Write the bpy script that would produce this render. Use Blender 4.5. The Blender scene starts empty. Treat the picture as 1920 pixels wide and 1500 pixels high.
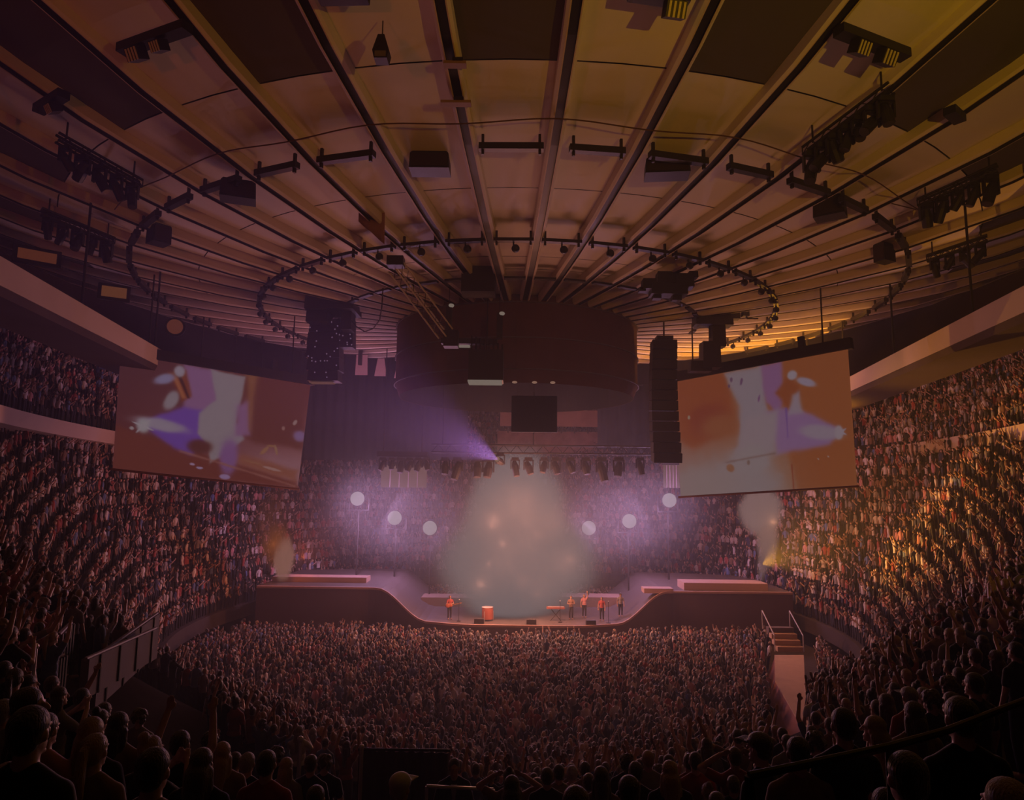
import bpy, bmesh, math, random
import numpy as np
from mathutils import Vector, Matrix, Quaternion
PI = math.pi
rnd = random.Random(7)
C = bpy.context.scene.collection
sc = bpy.context.scene
# ------------------------------------------------------------------ camera
HC = 11.5; F = 1300.0; PITCH = 0.1263; YAW = -0.006; ROLL = -0.0113; DC = 50.0
def _R():
    c, s = math.cos(YAW), math.sin(YAW); A = np.array([[c, -s, 0], [s, c, 0], [0, 0, 1]])
    c, s = math.cos(PITCH), math.sin(PITCH); B = np.array([[1, 0, 0], [0, c, s], [0, -s, c]])
    c, s = math.cos(ROLL), math.sin(ROLL); D = np.array([[c, 0, -s], [0, 1, 0], [s, 0, c]])
    return D @ B @ A
RM = _R()
cam_data = bpy.data.cameras.new('camera'); cam = bpy.data.objects.new('camera', cam_data); C.objects.link(cam)
cam_data.sensor_fit = 'HORIZONTAL'; cam_data.sensor_width = 36; cam_data.lens = F / 1920 * 36
cam_data.clip_end = 500; cam_data.clip_start = 0.1
M = Matrix.Identity(4)
for i in range(3):
    M[i][0] = RM[0, i]; M[i][1] = RM[2, i]; M[i][2] = -RM[1, i]
M[2][3] = HC
cam.matrix_world = M; sc.camera = cam
def ray(u, v):
    d = RM.T @ np.array([(u - 960) / F, 1.0, (750 - v) / F]); return d / d[1]
def at(u, v, d):
    r = ray(u, v) * d; return Vector((r[0], r[1], r[2] + HC))
def project(P):
    q = np.asarray(P, float) - np.array([0, 0, HC]); q = q @ RM.T
    return 960 + F * q[..., 0] / q[..., 1], 750 - F * q[..., 2] / q[..., 1], q[..., 1]
# ------------------------------------------------------------------ world, exposure
sc.view_settings.view_transform = 'Standard'; sc.view_settings.look = 'None'
sc.view_settings.gamma = 1; sc.view_settings.exposure = 0; sc.view_settings.use_curve_mapping = False
w = bpy.data.worlds.new('world'); sc.world = w; w.use_nodes = True
w.node_tree.nodes['Background'].inputs[0].default_value = (0, 0, 0, 1)
cy = sc.cycles
cy.max_bounces = 5; cy.diffuse_bounces = 2; cy.glossy_bounces = 1; cy.transmission_bounces = 1; cy.volume_bounces = 0
cy.transparent_max_bounces = 4; cy.use_denoising = True; cy.sample_clamp_indirect = 1.0; cy.sample_clamp_direct = 2.0
cy.use_adaptive_sampling = True; cy.adaptive_threshold = .03; cy.adaptive_min_samples = 16; cy.caustics_reflective = False; cy.caustics_refractive = False; cy.volume_step_rate = 2.0; cy.volume_max_steps = 64
# ------------------------------------------------------------------ lights
def light(name, kind, loc, power, color, target=None, size=0.0, angle=60, blend=0.3, group=None):
    ld = bpy.data.lights.new(name, kind); ld.energy = power; ld.color = color
    if kind in ('POINT', 'SPOT'): ld.shadow_soft_size = size
    if kind == 'SPOT': ld.spot_size = math.radians(angle); ld.spot_blend = blend
    o = bpy.data.objects.new(name, ld); C.objects.link(o); o.location = loc
    if target is not None:
        o.rotation_euler = (Vector(target) - Vector(loc)).to_track_quat('-Z', 'Y').to_euler()
    return o
BURST_W = 4000.0                         # the burst above the stage: many glowing sparks
for i in range(14):
    a_ = i * 2.4; h_ = (i + .5) / 14; rr_ = 3.6 * math.sin(PI * (.15 + .8 * h_)) * (1.0 if i % 2 else .55) * (1.25 if h_ < .5 else .8)
    light('burst_light', 'POINT', (.4 + rr_ * math.cos(a_), 54.6 + .8 * rr_ * math.sin(a_), 3.2 + 7.8 * h_), BURST_W / 14, (1.0, .58, .48))
for i in range(8): light('burst_front_light', 'POINT', (-2.4 + .85 * i, 51.2 + .5 * (i % 2), 4.6 + 1.5 * ((i * 3) % 5)), 560, (1.0, .58, .48))
light('amber_wash', 'SPOT', (18.0, 51.5, 6.2), 13000, (1.0, .66, .05), (31, 32, 17), angle=76, blend=1)
# red uplight behind the left wing; the rest are added, unseen ceiling fill lamps
light('red_flood', 'SPOT', (-18.5, 62.0, 5.2), 1500, (1.0, .30, .16), (-6, 26, 34), angle=120, blend=1)
light('amber_far_fill', 'SPOT', (24.0, 58.0, 14.0), 16000, (1.0, .68, .05), (18, 55, 36), angle=125, blend=1)  # added lamp hanging free in the air, no fixture, lights the far ceiling
light('amber_near_fill', 'SPOT', (12.0, 1.0, 16.0), 3500, (1.0, .68, .015), (11, 25, 31), angle=125, blend=1)  # added, unseen overhead beside the camera, lights the near ceiling amber
light('red_near_fill', 'SPOT', (-12.0, 1.0, 16.0), 1000, (1.0, .20, .05), (-10, 24, 31), angle=115, blend=1)  # added, unseen overhead beside the camera, reddens the left of the ceiling
LAMPS = [(670, 935, 60), (740, 971, 60), (806, 990, 60), (1104, 990, 60), (1180, 977, 60), (1255, 938, 60)]
for u, v, d in LAMPS:
    light('violet_lamp_light', 'POINT', at(u, v, d - .9), 2500, (.42, .38, 1.0))
BEAM0 = at(934, 862, 52.5)
light('violet_beam_light', 'SPOT', BEAM0, 60000, (.30, .19, 1.0), at(600, 690, 30), angle=24, blend=1)
FLAME_L = at(530, 1040, 56); FLAME_R = at(1432, 1000, 56)
light('left_flame_light', 'POINT', FLAME_L + Vector((0, -2.2, 1)), 200, (1, .38, .12))
light('right_flame_light', 'POINT', FLAME_R + Vector((0, -2.2, 1)), 700, (1, .62, .35))
# ------------------------------------------------------------------ materials
MATS = {}
def mat(name, col, rough=.7, metal=0.0, noise=0.0, scale=4.0, emit=0.0, spec=.3, sheen=0.0):
    if name in MATS: return MATS[name]
    m = bpy.data.materials.new(name); m.use_nodes = True; nt = m.node_tree; b = nt.nodes['Principled BSDF']
    b.inputs['Base Color'].default_value = (*col, 1); b.inputs['Roughness'].default_value = rough
    b.inputs['Metallic'].default_value = metal; b.inputs['Specular IOR Level'].default_value = spec
    if noise:
        tc = nt.nodes.new('ShaderNodeTexCoord'); n = nt.nodes.new('ShaderNodeTexNoise'); n.inputs['Scale'].default_value = scale
        n.inputs['Detail'].default_value = 3
        mx = nt.nodes.new('ShaderNodeMixRGB'); mx.inputs[1].default_value = (*[c * (1 - noise) for c in col], 1)
        mx.inputs[2].default_value = (*[min(1, c * (1 + noise)) for c in col], 1)
        nt.links.new(tc.outputs['Object'], n.inputs['Vector']); nt.links.new(n.outputs['Fac'], mx.inputs[0]); nt.links.new(mx.outputs[0], b.inputs['Base Color'])
    if sheen:
        b.inputs['Sheen Weight'].default_value = sheen; b.inputs['Sheen Roughness'].default_value = .35
    if emit:
        b.inputs['Emission Color'].default_value = (*col, 1); b.inputs['Emission Strength'].default_value = emit
    MATS[name] = m; return m
def glow(name, col, s):
    if name in MATS: return MATS[name]
    m = bpy.data.materials.new(name); m.use_nodes = True; nt = m.node_tree; nt.nodes.clear()
    e = nt.nodes.new('ShaderNodeEmission'); e.inputs[0].default_value = (*col, 1); e.inputs[1].default_value = s
    o = nt.nodes.new('ShaderNodeOutputMaterial'); nt.links.new(e.outputs[0], o.inputs[0]); MATS[name] = m; return m
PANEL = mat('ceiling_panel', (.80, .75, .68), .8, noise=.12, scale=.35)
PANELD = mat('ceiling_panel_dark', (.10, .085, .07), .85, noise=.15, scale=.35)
STEEL = mat('black_steel', (.018, .016, .016), .5, spec=.4)
LIP = mat('pale_lip', (.62, .50, .40), .6)
ALU = mat('bright_aluminium', (.75, .75, .75), .35, .6)
CONC = mat('dark_concrete', (.055, .045, .042), .9, noise=.3, scale=1.2)
WALLM = mat('dark_wall', (.07, .05, .045), .9, noise=.25, scale=.6)
FASC = mat('pale_fascia', (.55, .47, .38), .7, noise=.08, scale=1)
BLACK = mat('black_fabric', (.012, .011, .012), .9)
DECK = mat('stage_deck', (.10, .085, .08), .45, noise=.2, scale=2)
SKIRT = mat('stage_skirt', (.13, .085, .09), .85)
RAMPM = mat('pale_ramp', (.55, .40, .27), .8, noise=.15, scale=1.5)
REDM = mat('red_side', (.28, .10, .07), .8)
GREYM = mat('grey_panel', (.16, .135, .14), .8, noise=.15, scale=2)
WOOD = mat('plywood', (.30, .19, .12), .7)
# ------------------------------------------------------------------ mesh helpers
class MB:
    def __init__(s): s.v = []; s.f = []; s.m = []
    def add(s, vs, fs, m=0):
        o = len(s.v); s.v += [tuple(p) for p in vs]; s.f += [tuple(i + o for i in f) for f in fs]; s.m += [m] * len(fs); return s
    def box(s, c, size, rot=None, m=0, taper=1.0):
        c = Vector(c); hx, hy, hz = (q / 2 for q in size); R = rot or Matrix.Identity(3)
        vs = [c + R @ Vector((x * hx * (taper if z > 0 else 1), y * hy * (taper if z > 0 else 1), z * hz)) for z in (-1, 1) for y in (-1, 1) for x in (-1, 1)]
        return s.add(vs, [(0, 2, 3, 1), (4, 5, 7, 6), (0, 1, 5, 4), (2, 6, 7, 3), (0, 4, 6, 2), (1, 3, 7, 5)], m)
    def tube(s, p0, p1, r0, r1=None, n=8, m=0, cap=True):
        p0 = Vector(p0); p1 = Vector(p1); r1 = r0 if r1 is None else r1; d = p1 - p0
        if d.length < 1e-6: return s
        a = d.orthogonal().normalized(); b = d.normalized().cross(a)
        vs = [p + (a * math.cos(t) + b * math.sin(t)) * r for p, r in ((p0, r0), (p1, r1)) for t in [2 * PI * i / n for i in range(n)]]
        fs = [(i, (i + 1) % n, n + (i + 1) % n, n + i) for i in range(n)]
        if cap: fs += [tuple(reversed(range(n))), tuple(range(n, 2 * n))]
        return s.add(vs, fs, m)
    def path(s, pts, r, n=6, m=0):
        for a, b in zip(pts[:-1], pts[1:]): s.tube(a, b, r, n=n, m=m)
        return s
    def ball(s, c, r, nu=10, nv=7, m=0, rot=None):
        c = Vector(c); r = (r, r, r) if not hasattr(r, '__len__') else r; R = rot or Matrix.Identity(3)
        vs = [c + R @ Vector((0, 0, r[2]))]
        for j in range(1, nv):
            t = PI * j / nv
            for i in range(nu):
                p = 2 * PI * i / nu
                vs.append(c + R @ Vector((r[0] * math.sin(t) * math.cos(p), r[1] * math.sin(t) * math.sin(p), r[2] * math.cos(t))))
        vs.append(c + R @ Vector((0, 0, -r[2]))); L = len(vs) - 1
        fs = [(0, 1 + i, 1 + (i + 1) % nu) for i in range(nu)]
        for j in range(nv - 2):
            a = 1 + j * nu; fs += [(a + i, a + nu + i, a + nu + (i + 1) % nu, a + (i + 1) % nu) for i in range(nu)]
        a = 1 + (nv - 2) * nu; fs += [(a + i, L, a + (i + 1) % nu) for i in range(nu)]
        return s.add(vs, fs, m)
    def capsule(s, p0, p1, r0, r1, n=10, m=0):
        s.tube(p0, p1, r0, r1, n=n, m=m); s.ball(p0, r0, n, 6, m); s.ball(p1, r1, n, 6, m); return s
    def prism(s, poly, axis0, axis1, origin, depth, m=0):
        """poly (a,b) in the plane of axis0/axis1 at origin, pushed along depth (Vector)"""
        o = Vector(origin); A = Vector(axis0); B = Vector(axis1); D = Vector(depth); n = len(poly)
        vs = [o + A * a + B * b for a, b in poly] + [o + A * a + B * b + D for a, b in poly]
        fs = [tuple(range(n)), tuple(reversed(range(n, 2 * n)))] + [(i, n + i, n + (i + 1) % n, (i + 1) % n) for i in range(n)]
        return s.add(vs, fs, m)
    def mesh(s, name, mats):
        me = bpy.data.meshes.new(name); me.from_pydata(s.v, [], s.f)
        for m in (mats if isinstance(mats, (list, tuple)) else [mats]): me.materials.append(m)
        me.polygons.foreach_set('material_index', s.m); me.update(); return me
    def build(s, name, mats, parent=None, loc=None, smooth=False):
        me = s.mesh(name, mats)
        bm = bmesh.new(); bm.from_mesh(me); bmesh.ops.recalc_face_normals(bm, faces=bm.faces); bm.to_mesh(me); bm.free()
        if smooth: me.polygons.foreach_set('use_smooth', [True] * len(me.polygons))
        o = bpy.data.objects.new(name, me); C.objects.link(o)
        if parent is not None: o.parent = parent
        if loc is not None: o.location = loc
        return o
def tag(o, label=None, cat=None, group=None, kind=None):
    if label: o['label'] = label
    if cat: o['category'] = cat
    if group: o['group'] = group
    if kind: o['kind'] = kind
    return o
def thing(name, label, cat, loc=(0, 0, 0), rotz=0, group=None, rot=None):
    o = bpy.data.objects.new(name, None); C.objects.link(o); o.location = loc; o.empty_display_size = .2
    o.rotation_euler = rot if rot is not None else (0, 0, rotz)
    return tag(o, label, cat, group)
def structure(o, label=None): return tag(o, label, kind='structure')
def copy_tree(o, parent=None):
    c = o.copy(); C.objects.link(c); c.parent = parent
    for ch in KIDS.get(o.name, ()): copy_tree(ch, c)
    return c
KIDS = {}
def index_kids():
    KIDS.clear()
    for o in bpy.data.objects:
        if o.parent: KIDS.setdefault(o.parent.name, []).append(o)
def rz(a): return Matrix.Rotation(a, 3, 'Z')
# ------------------------------------------------------------------ room surfaces
def ceil_z(r):
    if r > 42: return ceil_z(42) + (r - 42) * .45
    return HC + 11.7 + .0019 * r * r + .0013 * r ** 4 / 1000
OFF = -.0114
def cpt(r, phi, dz=0.0): return Vector((r * math.sin(phi), DC - r * math.cos(phi), ceil_z(r) + dz))
def ribang(k): return (k - .5) * math.radians(7.5) + OFF
RJ = 28.6
def sm(x): x = min(1, max(0, x)); return x * x * (3 - 2 * x)
def wall_r(phi):
    a = abs((math.degrees(phi) + 180) % 360 - 180); return 41.0 + 21 * sm((62 - a) / 35)
FC = (0.0, 51.0); FA, FB = 22.0, 25.0
def ell(c, a, b, phi):      # phi = 0 towards the camera
    return Vector((c[0] + a * math.sin(phi), c[1] - b * math.cos(phi), 0))
def floor_edge(phi, s=0.0):
    p = ell(FC, FA, FB, phi); n = Vector((math.sin(phi) / FA, -math.cos(phi) / FB, 0)).normalized(); return p + n * s
def kfac(x, y):
    a = abs(math.degrees(math.atan2(x - FC[0], FC[1] - y))); return 1 + 4.0 * min(1, a / 75) ** 1.3
def tier_z(s, x, y):
    g = .28 * s if s < 15 else 4.2 + .375 * (s - 15)
    ax = abs(x); zn = 9.75 - .38 * y + (.034 * ax * ax if ax < 11 else 4.114 + (ax - 11) * .6)
    w_ = sm((y - 15) / 16.0); return max(.5 + .02 * s, (1 - w_) * zn + w_ * (1.2 + g * kfac(x, y)))
def smax(phi):
    a = abs((math.degrees(phi) + 180) % 360 - 180); return 13.6 if a > 40 else 31.3
def find_s(x, y):
    """offset s and ellipse parameter of a point outside the floor edge"""
    phi = math.atan2((x - FC[0]) / FA, (FC[1] - y) / FB)
    for _ in range(12):
        p = ell(FC, FA, FB, phi); n = Vector((math.sin(phi) / FA, -math.cos(phi) / FB, 0)).normalized()
        t = Vector((FA * math.cos(phi), FB * math.sin(phi), 0)); d = Vector((x, y, 0)) - p
        phi += d.dot(t) / t.length_squared * .8
    p = ell(FC, FA, FB, phi); n = Vector((math.sin(phi) / FA, -math.cos(phi) / FB, 0)).normalized()
    return (Vector((x, y, 0)) - p).dot(n), phi
ROW = .64
def ground(x, y):
    s, phi = find_s(x, y)
    if s <= 0: return 0.0
    sr = math.floor(s / ROW) * ROW
    p = floor_edge(phi, sr + ROW * .5); return tier_z(sr + ROW, p.x, p.y)
# floor
b = MB(); n = 96
b.add([(0, 51, 0)] + [floor_edge(2 * PI * i / n, .3) for i in range(n)], [(0, 1 + i, 1 + (i + 1) % n) for i in range(n)])
structure(b.build('floor', CONC))
# lower seating tier, stepped
def stepped(rows, phis, pos, zf, smx, thick=.3):
    b = MB(); ph = phis; nc = len(ph)
    for j in range(rows):
        vs = []
        for p in ph:
            a = pos(p, min(j * ROW, smx(p))); c = pos(p, min((j + 1) * ROW, smx(p))); mid = pos(p, min((j + .5) * ROW, smx(p)))
            z1 = zf((j + 1) * ROW, mid, p); z0 = zf(j * ROW, pos(p, (j - .5) * ROW), p) if j else z1 - 1.0
            vs += [(a.x, a.y, z0), (a.x, a.y, z1), (c.x, c.y, z1)]
        fs = []
        for i in range(nc - 1):
            if smx(ph[i]) > j * ROW + .01 and smx(ph[i + 1]) > j * ROW + .01:
                o = i * 3; fs += [(o, o + 3, o + 4, o + 1), (o + 1, o + 4, o + 5, o + 2)]
        b.add(vs, fs)
    return b
phis = [math.radians(a) for a in np.arange(-180, 181, 2.5)]
o = stepped(49, phis, lambda p, s: floor_edge(p, s), lambda s, q, p: tier_z(s, q.x, q.y), smax).build('seating_tier', CONC); structure(o, 'stepped concrete lower seating tier around the floor')
# fascia of the upper tier and the upper tier itself
UC = (.5, 52.0); UA, UB = 30.0, 34.0
def upe(phi, e=0.0):
    s_, c_ = math.sin(phi), math.cos(phi); N = 2.5
    q = (abs(s_) ** N + abs(c_) ** N) ** (-1 / N)          # squarish oval
    p = Vector((UC[0] + UA * q * s_, UC[1] - UB * q * c_, 0))
    n = Vector((math.copysign(abs(q * s_) ** (N - 1) / UA, s_), -math.copysign(abs(q * c_) ** (N - 1) / UB, c_), 0)).normalized(); return p + n * e
def fas_z(y): return HC + 4.2 - max(0, y - 36) * .025
up = [math.radians(a) for a in np.arange(33, 327.1, 3)]
b = MB(); vs = []
for p in up:
    q = upe(p); q2 = upe(p, .35); q3 = upe(p, 3.0); z = fas_z(q.y)
    vs += [(q.x, q.y, z), (q.x, q.y, z - .95), (q2.x, q2.y, z), (q3.x, q3.y, z - 1.3), (q2.x, q2.y, z - .6)]
fs = []
for i in range(len(up) - 1):
    o = i * 5; fs += [(o, o + 5, o + 6, o + 1), (o, o + 2, o + 7, o + 5), (o + 1, o + 6, o + 8, o + 3), (o + 2, o + 4, o + 9, o + 7)]
b.add(vs, fs, 0)
structure(b.build('trim_1', [FASC]), 'pale balcony fascia in front of the upper tier')
o = stepped(14, up, lambda p, s: upe(p, .35 + s), lambda s, q, p: fas_z(q.y) - .7 + 1.12 * s, lambda p: 8.6).build('upper_tier', CONC); structure(o, 'steep upper seating tier behind the pale fascia')
def upper_ground(p, j):
    q = upe(p, .35 + (j + .5) * ROW); return Vector((q.x, q.y, fas_z(q.y) - .7 + 1.12 * (j + 1) * ROW))
# back wall under the balcony
b = MB(); vs = []
for p in up:
    q = upe(p, 3.3); vs += [(q.x, q.y, 9), (q.x, q.y, fas_z(q.y) - 1.2)]
b.add(vs, [(2 * i, 2 * i + 2, 2 * i + 3, 2 * i + 1) for i in range(len(up) - 1)])
structure(b.build('wall_concourse', WALLM))
# outer wall
b = MB(); n = 96; vs = []
for i in range(n + 1):
    p = 2 * PI * i / n - PI; R_ = wall_r(p); vs += [(R_ * math.sin(p), DC - R_ * math.cos(p), 0), (R_ * math.sin(p), DC - R_ * math.cos(p), ceil_z(R_) + .4)]
b.add(vs, [(2 * i, 2 * i + 2, 2 * i + 3, 2 * i + 1) for i in range(n)])
structure(b.build('wall_outer', WALLM))
# ceiling: panels between ribs, joints as shallow grooves
rr = [8.3, 12.8, 14.6, 21.5, RJ, 35.8, 42, 50, 62]
b = MB()
for k in range(48):
    a0, a1 = ribang(k), ribang(k + 1)
    for ri in range(len(rr) - 1):
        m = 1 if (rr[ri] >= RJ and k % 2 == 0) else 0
        r0, r1 = rr[ri] + .03, rr[ri + 1] - .03
        for (ra, rb) in ((r0, (r0 + r1) / 2), ((r0 + r1) / 2, r1)):
            for t in range(2):
                pa, pb = a0 + (a1 - a0) * t / 2, a0 + (a1 - a0) * (t + 1) / 2
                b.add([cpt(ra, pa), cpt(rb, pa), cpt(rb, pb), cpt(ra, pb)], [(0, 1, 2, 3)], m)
        b.add([cpt(r1, a0, .0), cpt(r1 + .06, a0, .0), cpt(r1 + .06, a1, .0), cpt(r1, a1, .0)], [(0, 1, 2, 3)], 2)
structure(b.build('ceiling', [PANEL, PANELD, STEEL]), 'concave ceiling of pale radial panels')
# radial ribs: one trim each
for k in range(48):
    a = ribang(k); b = MB(); t = Vector((math.cos(a), math.sin(a), 0))
    rs = [8.6, 12, 16, 20, 25, 30, 35, 40, 45, 52, 60]
    rs = [r for r in rs if r <= wall_r(a)]
    prof = [(-.30, .02, 0), (-.30, -.42, 0), (-.20, -.50, 1), (-.155, -.50, 2), (-.155, -.40, 2), (.155, -.40, 2), (.155, -.50, 1), (.20, -.50, 0), (.30, -.42, 0), (.30, .02, 0)]
    vs = []
    for r in rs:
        for x, z, _ in prof: vs.append(cpt(r, a, z) + t * x)
    npf = len(prof)
    for j in range(len(rs) - 1):
        for q in range(npf - 1):
            mm = 1 if q in (2, 6) else (2 if q in (3, 4, 5) else (1 if q in (1,) and False else 0))
            b.f.append((j * npf + q, (j + 1) * npf + q, (j + 1) * npf + q + 1, j * npf + q + 1)); b.m.append(mm)
    b.v = [tuple(v) for v in vs]
    structure(b.build('trim_%d' % (k + 2), [PANEL, LIP, STEEL]), 'radial ceiling rib with a dark channel')
# central drum hanging from the ceiling
dr = thing('scoreboard_drum', 'huge dark round drum hanging at the hub where the ceiling ribs meet', 'scoreboard', (0, DC, HC + 6))
b = MB(); n = 48; prof = [(8.4, .35), (8.7, 1.2), (8.7, 5.4), (8.2, 6.3)]
vs = [(r * math.cos(2 * PI * i / n), r * math.sin(2 * PI * i / n), z) for r, z in prof for i in range(n)]
b.add(vs, [(j * n + i, j * n + (i + 1) % n, (j + 1) * n + (i + 1) % n, (j + 1) * n + i) for j in range(len(prof) - 1) for i in range(n)])
DRUMM = mat('drum_panels', (.15, .075, .065), .8, noise=.2, scale=.8)
b.build('casing', DRUMM, dr)
b = MB(); pr_ = [(8.38, .36), (8.3, 4.2), (7.0, 4.6)]; b.add([(r * math.cos(2 * PI * i / n), r * math.sin(2 * PI * i / n), z) for r, z in pr_ for i in range(n)], [(j * n + i, (j + 1) * n + i, (j + 1) * n + (i + 1) % n, j * n + (i + 1) % n) for j in range(2) for i in range(n)] + [tuple(2 * n + i for i in range(n))]); b.build('underside', BLACK, dr)
for z, r in ((1.15, 8.78), (3.1, 8.76), (5.3, 8.76)):
    b = MB(); b.path([Vector((r * math.cos(2 * PI * i / n), r * math.sin(2 * PI * i / n), z)) for i in range(n + 1)], .05, 4); b.build('rim', GREYM, dr)
for i, dx in enumerate((-.1, 1.1, 2.2)):
    MB().ball((dx, -8.55, .35), (.16, .12, .08)).build('small_light', glow('small_warm_light', (1, .75, .62), .2), dr)
b = MB(); b.box((1.2, -4.5, -1.15), (3.0, .4, 2.4)); b.build('lower_screen', BLACK, dr)
b = MB(); b.box((1.2, -4.5, .1), (.1, .1, .4)); b.build('hanger', STEEL, dr)
# ------------------------------------------------------------------ haze
def volume_mat(name, scatter=0.0, col=(1, 1, 1), absorb=0.0, emit=None, shape=None, aniso=0.0):
    m = bpy.data.materials.new(name); m.use_nodes = True; nt = m.node_tree; nt.nodes.clear(); L = nt.links
    out = nt.nodes.new('ShaderNodeOutputMaterial'); cur = None
    dens = None
    if shape: dens = shape(nt)
    def join(a, b_):
        if a is None: return b_
        ad = nt.nodes.new('ShaderNodeAddShader'); L.new(a, ad.inputs[0]); L.new(b_, ad.inputs[1]); return ad.outputs[0]
    def scaled(v):
        q = nt.nodes.new('ShaderNodeMath'); q.operation = 'MULTIPLY'; q.inputs[1].default_value = v; L.new(dens, q.inputs[0]); return q.outputs[0]
    if scatter:
        s = nt.nodes.new('ShaderNodeVolumeScatter'); s.inputs['Color'].default_value = (*col, 1); s.inputs['Density'].default_value = scatter
        s.inputs['Anisotropy'].default_value = aniso; cur = join(cur, s.outputs[0])
        if dens is not None: L.new(scaled(scatter), s.inputs['Density'])
    if absorb:
        s = nt.nodes.new('ShaderNodeVolumeAbsorption'); s.inputs['Color'].default_value = (0, 0, 0, 1); s.inputs['Density'].default_value = absorb
        if dens is not None: L.new(scaled(absorb), s.inputs['Density'])
        cur = join(cur, s.outputs[0])
    if emit:
        e = nt.nodes.new('ShaderNodeEmission'); e.inputs[0].default_value = (*emit[0], 1); e.inputs[1].default_value = emit[1] * absorb
        if dens is not None: L.new(scaled(emit[1] * absorb), e.inputs[1])
        cur = join(cur, e.outputs[0])
    L.new(cur, out.inputs['Volume']); return m
HAZE = volume_mat('stage_haze', scatter=.0026, col=(1, 1, 1), aniso=.3)
_nt = HAZE.node_tree; _a = _nt.nodes.new('ShaderNodeVolumeAbsorption'); _a.inputs['Color'].default_value = (1, .50, .20, 1); _a.inputs['Density'].default_value = .017
_ad = _nt.nodes.new('ShaderNodeAddShader'); _o = _nt.nodes['Material Output']; _s = _o.inputs['Volume'].links[0].from_socket
_nt.links.new(_s, _ad.inputs[0]); _nt.links.new(_a.outputs[0], _ad.inputs[1]); _nt.links.new(_ad.outputs[0], _o.inputs['Volume'])
b = MB(); b.box((0, 46, 12.6), (60, 84, 25)); hz = b.build('stage_haze', HAZE); tag(hz, 'thin stage haze filling the whole arena', 'haze', kind='stuff')
def blob(cx_, noise, sc_=1.0, rot=(0, 0, 0), hard=1.0, nscale=1.2):
    """density 0..1 inside an object of unit radius, with ragged edges"""
    def f(nt):
        L = nt.links; tc = nt.nodes.new('ShaderNodeTexCoord')
        n = nt.nodes.new('ShaderNodeTexNoise'); n.inputs['Scale'].default_value = nscale; n.inputs['Detail'].default_value = 4; L.new(tc.outputs['Object'], n.inputs['Vector'])
        ln = nt.nodes.new('ShaderNodeVectorMath'); ln.operation = 'LENGTH'; L.new(tc.outputs['Object'], ln.inputs[0])
        a = nt.nodes.new('ShaderNodeMath'); a.operation = 'MULTIPLY_ADD'; a.inputs[1].default_value = noise; L.new(n.outputs['Fac'], a.inputs[0])
        inv = nt.nodes.new('ShaderNodeMath'); inv.operation = 'SUBTRACT'; inv.inputs[0].default_value = 1.0 - noise * .5; L.new(ln.outputs['Value'], inv.inputs[1]); L.new(inv.outputs[0], a.inputs[2])
        mr = nt.nodes.new('ShaderNodeMapRange'); mr.inputs[1].default_value = 0; mr.inputs[2].default_value = hard; L.new(a.outputs[0], mr.inputs[0])
        pw = nt.nodes.new('ShaderNodeMath'); pw.operation = 'POWER'; pw.inputs[1].default_value = 2; L.new(mr.outputs[0], pw.inputs[0]); return pw.outputs[0]
    return f
SMOKE = volume_mat('pyro_smoke', scatter=.0036, col=(1, 1, 1), aniso=.2, shape=blob(0, .3, hard=.9, nscale=1.6))
b = MB(); b.ball((0, 0, 0), 1.0, 24, 14); sk = b.build('pyro_smoke', SMOKE); sk.location = (0, 54, 12.5); sk.scale = (27, 19, 14.5)
tag(sk, 'thicker smoke drifting round the burst and the hub', 'smoke', kind='stuff')
for sx_, uu in ((-1, 738), (1, 1180)):  # mist balls added to give the stage lamps their glare halos
    b = MB(); b.ball((0, 0, 0), 1.0, 20, 12); m_ = b.build('lamp_glare_mist', volume_mat('lamp_glare_mist', scatter=.036, col=(1, 1, 1), shape=blob(0, .25, hard=.9, nscale=1.8)))
    m_.location = at(uu, 965, 60); m_.scale = (10.5, 6.0, 7.0)
    tag(m_, 'added mist carrying the violet glare round the three stage lamps %s of the burst' % ('left' if sx_ < 0 else 'right'), 'mist', kind='stuff')
def fire(name, label, c, size, col, strength, dens, noise=.5, hard=.8, nscale=1.3, parent=None, rot=None):
    b = MB(); b.ball((0, 0, 0), 1.0, 20, 12)
    o = b.build(name, volume_mat(name + '_gas', absorb=dens, emit=(col, strength), shape=blob(0, noise, hard=hard, nscale=nscale)), parent)
    o.location = c; o.scale = size
    if rot: o.rotation_euler = rot
    return tag(o, label, 'pyrotechnic burst') if label else o
burst = thing('pyrotechnic_burst', 'blinding white pyrotechnic burst rising from the middle of the stage', 'pyrotechnic burst', (.6, 57.5, 1.8))
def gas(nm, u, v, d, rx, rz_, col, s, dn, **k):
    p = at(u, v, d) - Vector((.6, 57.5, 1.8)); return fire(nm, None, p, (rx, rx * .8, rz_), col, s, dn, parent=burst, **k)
W = (.62, .88, 1.22)
gas('fire_plume', 966, 965, 58, 4.9, 6.6, W, .19, 4.5, noise=.4, hard=.8)
gas('fire_ball', 970, 1050, 57.5, 7.4, 5.2, W, .19, 3.5, noise=.35, hard=.8)
gas('fire_base', 958, 1112, 55.5, 4.2, 3.8, W, .18, 3.0, noise=.35, hard=.8)
gas('glow_halo', 968, 1035, 57.8, 11.5, 9.0, (1, .84, .98), .13, .17, noise=.45, hard=1.0, nscale=1.0)  # self-glowing halo standing in for the burst's glow in the air
fl = thing('stage_flame', 'orange flame column on the raised platform under the screen beside the violet lamps', 'flame', FLAME_L - Vector((0, 0, 2)))
def tongue(par, base, u, v, d, rx, rz_, col, s, dn, **k):
    return fire('flame_tongue', None, at(u, v, d) - base, (rx, rx, rz_), col, s, dn, parent=par, **k)
B0 = FLAME_L - Vector((0, 0, 2))
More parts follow.
